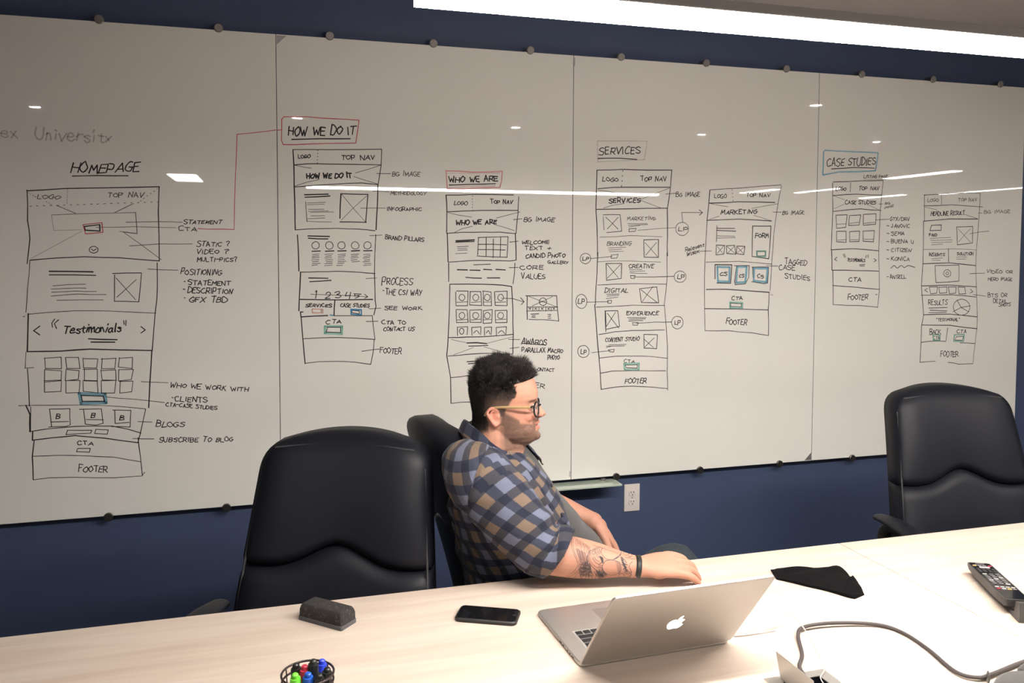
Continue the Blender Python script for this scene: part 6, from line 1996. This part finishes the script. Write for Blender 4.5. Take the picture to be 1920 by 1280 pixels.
# cables
m_cab = mat('grey_rubber_cable', (.055, .045, .045), .6); m_wc = mat('white_cable', (.52, .47, .45), .5)
b = BM(); z = TZ+.0042
tube(b, [(1.012, 1.385, TZ+.006), (1.02, 1.405, TZ+.010), (1.031, 1.435, z+.008), (1.076, 1.489, z), (1.116, 1.560, z+.004), (1.150, 1.588, z+.006), (1.2253, 1.588, z+.006), (1.3216, 1.5636, z+.002), (1.3554, 1.518, z), (1.3525, 1.4354, z), (1.331, 1.340, z+.002), (1.352, 1.306, z+.003), (1.392, 1.307, z+.004), (1.502, 1.333, z+.002), (1.66, 1.36, z), (1.9, 1.30, z)], .0040, n=10, sub=8)
tag(obj('power_cable', b, m_cab, None, 3), 'thick grey cable looping from the table box to the right edge', 'cable')
b = BM(); z = TZ+.002
tube(b, [(.960, 1.612, TZ+.007), (.976, 1.6105, TZ+.006), (1.03, 1.602, TZ+.012), (1.09, 1.612, TZ+.028), (1.128, 1.612, TZ+.034), (1.128, 1.56, TZ+.026), (1.112, 1.50, TZ+.014), (1.098, 1.455, z+.003), (1.076, 1.415, z+.006), (1.052, 1.395, TZ+.006), (1.046, 1.378, TZ+.003)], .0012, n=8, sub=8)
tag(obj('charging_cable', b, m_wc, None, 3), 'thin white cable arching from the laptop into the table box', 'cable')
b = BM(); tube(b, [(.962, 1.606, TZ+.006), (.99, 1.604, TZ+.0045), (1.04, 1.603, TZ+.003), (1.09, 1.606, TZ+.002)], .0010, n=8); tag(obj('thin_lead', b, m_wc, None, 3), 'short thin white lead lying flat beside the laptop hinge', 'cable')
# flip-up cable box in the table top
gb = empty('cable_box', (1.012, 1.36, TZ)); tag(gb, 'silver flip-up cable box with open lid at the bottom edge', 'cable box')
b = BM()
for q in ((-.068, -.040, -.075, .068), (.046, .072, -.075, .068), (-.040, .046, .046, .068), (-.040, .046, -.075, -.055)): bx(b, *q, 0, .0025)
obj('frame', b, m_al, gb); box('well', (-.040, .046, -.055, .046, -.0, .0008), mat('dark_well', (.002, .002, .003), 1, spec=0), gb)
b = BM(); Mx = Matrix.Translation((-.036, 0, .002)) @ Matrix.Rotation(math.radians(-12), 4, 'Y'); bx(b, -.001, .001, -.062, .058, 0, .060, .0006, 1, Mx); obj('lid', b, m_al, gb)
# dark fabric pouch with a loop
pc = empty('headset_pouch', (1.408, 1.232, TZ)); tag(pc, 'dark grey fabric pouch with a strap loop at the bottom right corner', 'pouch')
m_fl = mat('charcoal_felt', (.05, .048, .045), .95, sheen=.3, bump=.8, bscale=700)
b = BM(); rings = []
for z, s_ in ((0, .85), (.006, 1), (.016, 1), (.024, .94), (.028, .8), (.029, .4)):
    rings.append([V((.072*s_*math.cos(a)*(1+.04*math.sin(3*a)), .052*s_*math.sin(a), z)) for a in [k*2*PI/40 for k in range(40)]])
loft(b, rings); obj('pouch_body', b, m_fl, pc, 3)
b = BM(); tube(b, [(-.040+.0045*math.cos(a), .062+.006*math.cos(a), .012+.009*math.sin(a)) for a in [k*2*PI/14 for k in range(14)]], [(.0018, .0035)]*14, n=8, sub=2, closed=True); obj('strap_loop', b, m_fl, pc, 3)
b = BM(); tube(b, [(.03, .050, .02), (.05, .052, .026), (.08, .035, .024), (.095, .01, .018)], .007, n=10); obj('strap', b, m_fl, pc, 3)

# pen cup: dark wire basket with markers
pcx, pcy = .0548, 1.508
cup = empty('pen_cup', (pcx, pcy, TZ)); tag(cup, 'round dark wire pen cup full of markers', 'pen cup')
m_cw = mat('dark_bronze_wire', (.05, .035, .035), .4, .5)
for z, r in ((.100, .0462), (.086, .0455), (.006, .040)):
    b = BM(); tube(b, [(r*math.cos(a), r*math.sin(a), z) for a in [k*2*PI/32 for k in range(32)]], .0021, n=8, sub=1, closed=True); obj('wire_ring', b, m_cw, cup, 3)
for k in range(10):
    a = k*2*PI/10; b = BM(); cyl(b, (.040*math.cos(a), .040*math.sin(a), .006), (.0458*math.cos(a), .0458*math.sin(a), .098), .0012, n=6); obj('upright_wire', b, m_cw, cup)
b = BM(); cyl(b, (0, 0, 0), (0, 0, .003), .040, n=32); obj('base_disc', b, m_cw, cup)
def marker(bot, top, col, label, lying=False):
    bot, top = V(bot), V(top); d = (top-bot).normalized(); q = d.to_track_quat('Z', 'Y'); L = (top-bot).length
    t = empty('marker_pen', bot); t.rotation_mode = 'QUATERNION'; t.rotation_quaternion = q; tag(t, label, 'marker', 'dry-erase markers')
    m = mat('marker_'+label.split()[0]+'_cap', col, .35, spec=.5)
    b = BM(); cyl(b, (0, 0, 0), (0, 0, L-.045), .0078, n=16); obj('barrel', b, m_mkb, t, .6)
    b = BM(); R = []
    for z, r in ((L-.050, .0082), (L-.050, .0100), (L-.012, .0098), (L-.008, .0090), (L-.0078, .0064), (L-.002, .0060), (L, .0040)):
        R.append([V((r*math.cos(a), r*math.sin(a), z)) for a in [k*2*PI/20 for k in range(20)]])
    loft(b, R); obj('cap', b, m, t, .5)
    b = BM(); bx(b, .0085, .0105, -.0025, .0025, L-.046, L-.016, .0006, 1); obj('cap_clip', b, m, t)
m_mkb = mat('marker_barrel', (.6, .6, .58), .4)
TB = TZ+.0095
for (x, y_), z, c, lab in (((.0650, 1.511), .862, (.012, .014, .014), 'black marker standing tallest at the back of the wire cup'),
                      ((.0345, 1.524), .852, (.014, .014, .014), 'black marker at the far left of the wire cup'),
                      ((.050, 1.514), .852, (.55, .03, .07), 'red marker leaning in the wire cup'),
                      ((.0322, 1.490), .851, (.16, .62, .05), 'green marker at the front left of the wire cup'),
                      ((.0545, 1.487), .851, (.015, .10, .50), 'blue marker at the front middle of the wire cup'),
                      ((.0815, 1.527), .852, (.03, .06, .65), 'blue marker behind the black ones in the wire cup'),
                      ((.0740, 1.480), .850, (.014, .015, .014), 'black marker at the front right of the wire cup'),
                      ((.0890, 1.496), .851, (.016, .017, .015), 'black marker at the right side of the wire cup')):
    dx, dy = x-pcx, y_-pcy
    marker((pcx+dx*.72, pcy+dy*.72, TB-.005), (x, y_, z), c, lab)
marker((.110, 1.255, TZ+.0097), (.1085, 1.380, TZ+.0097), (.55, .05, .05), 'red marker lying on the table right of the wire cup', True)
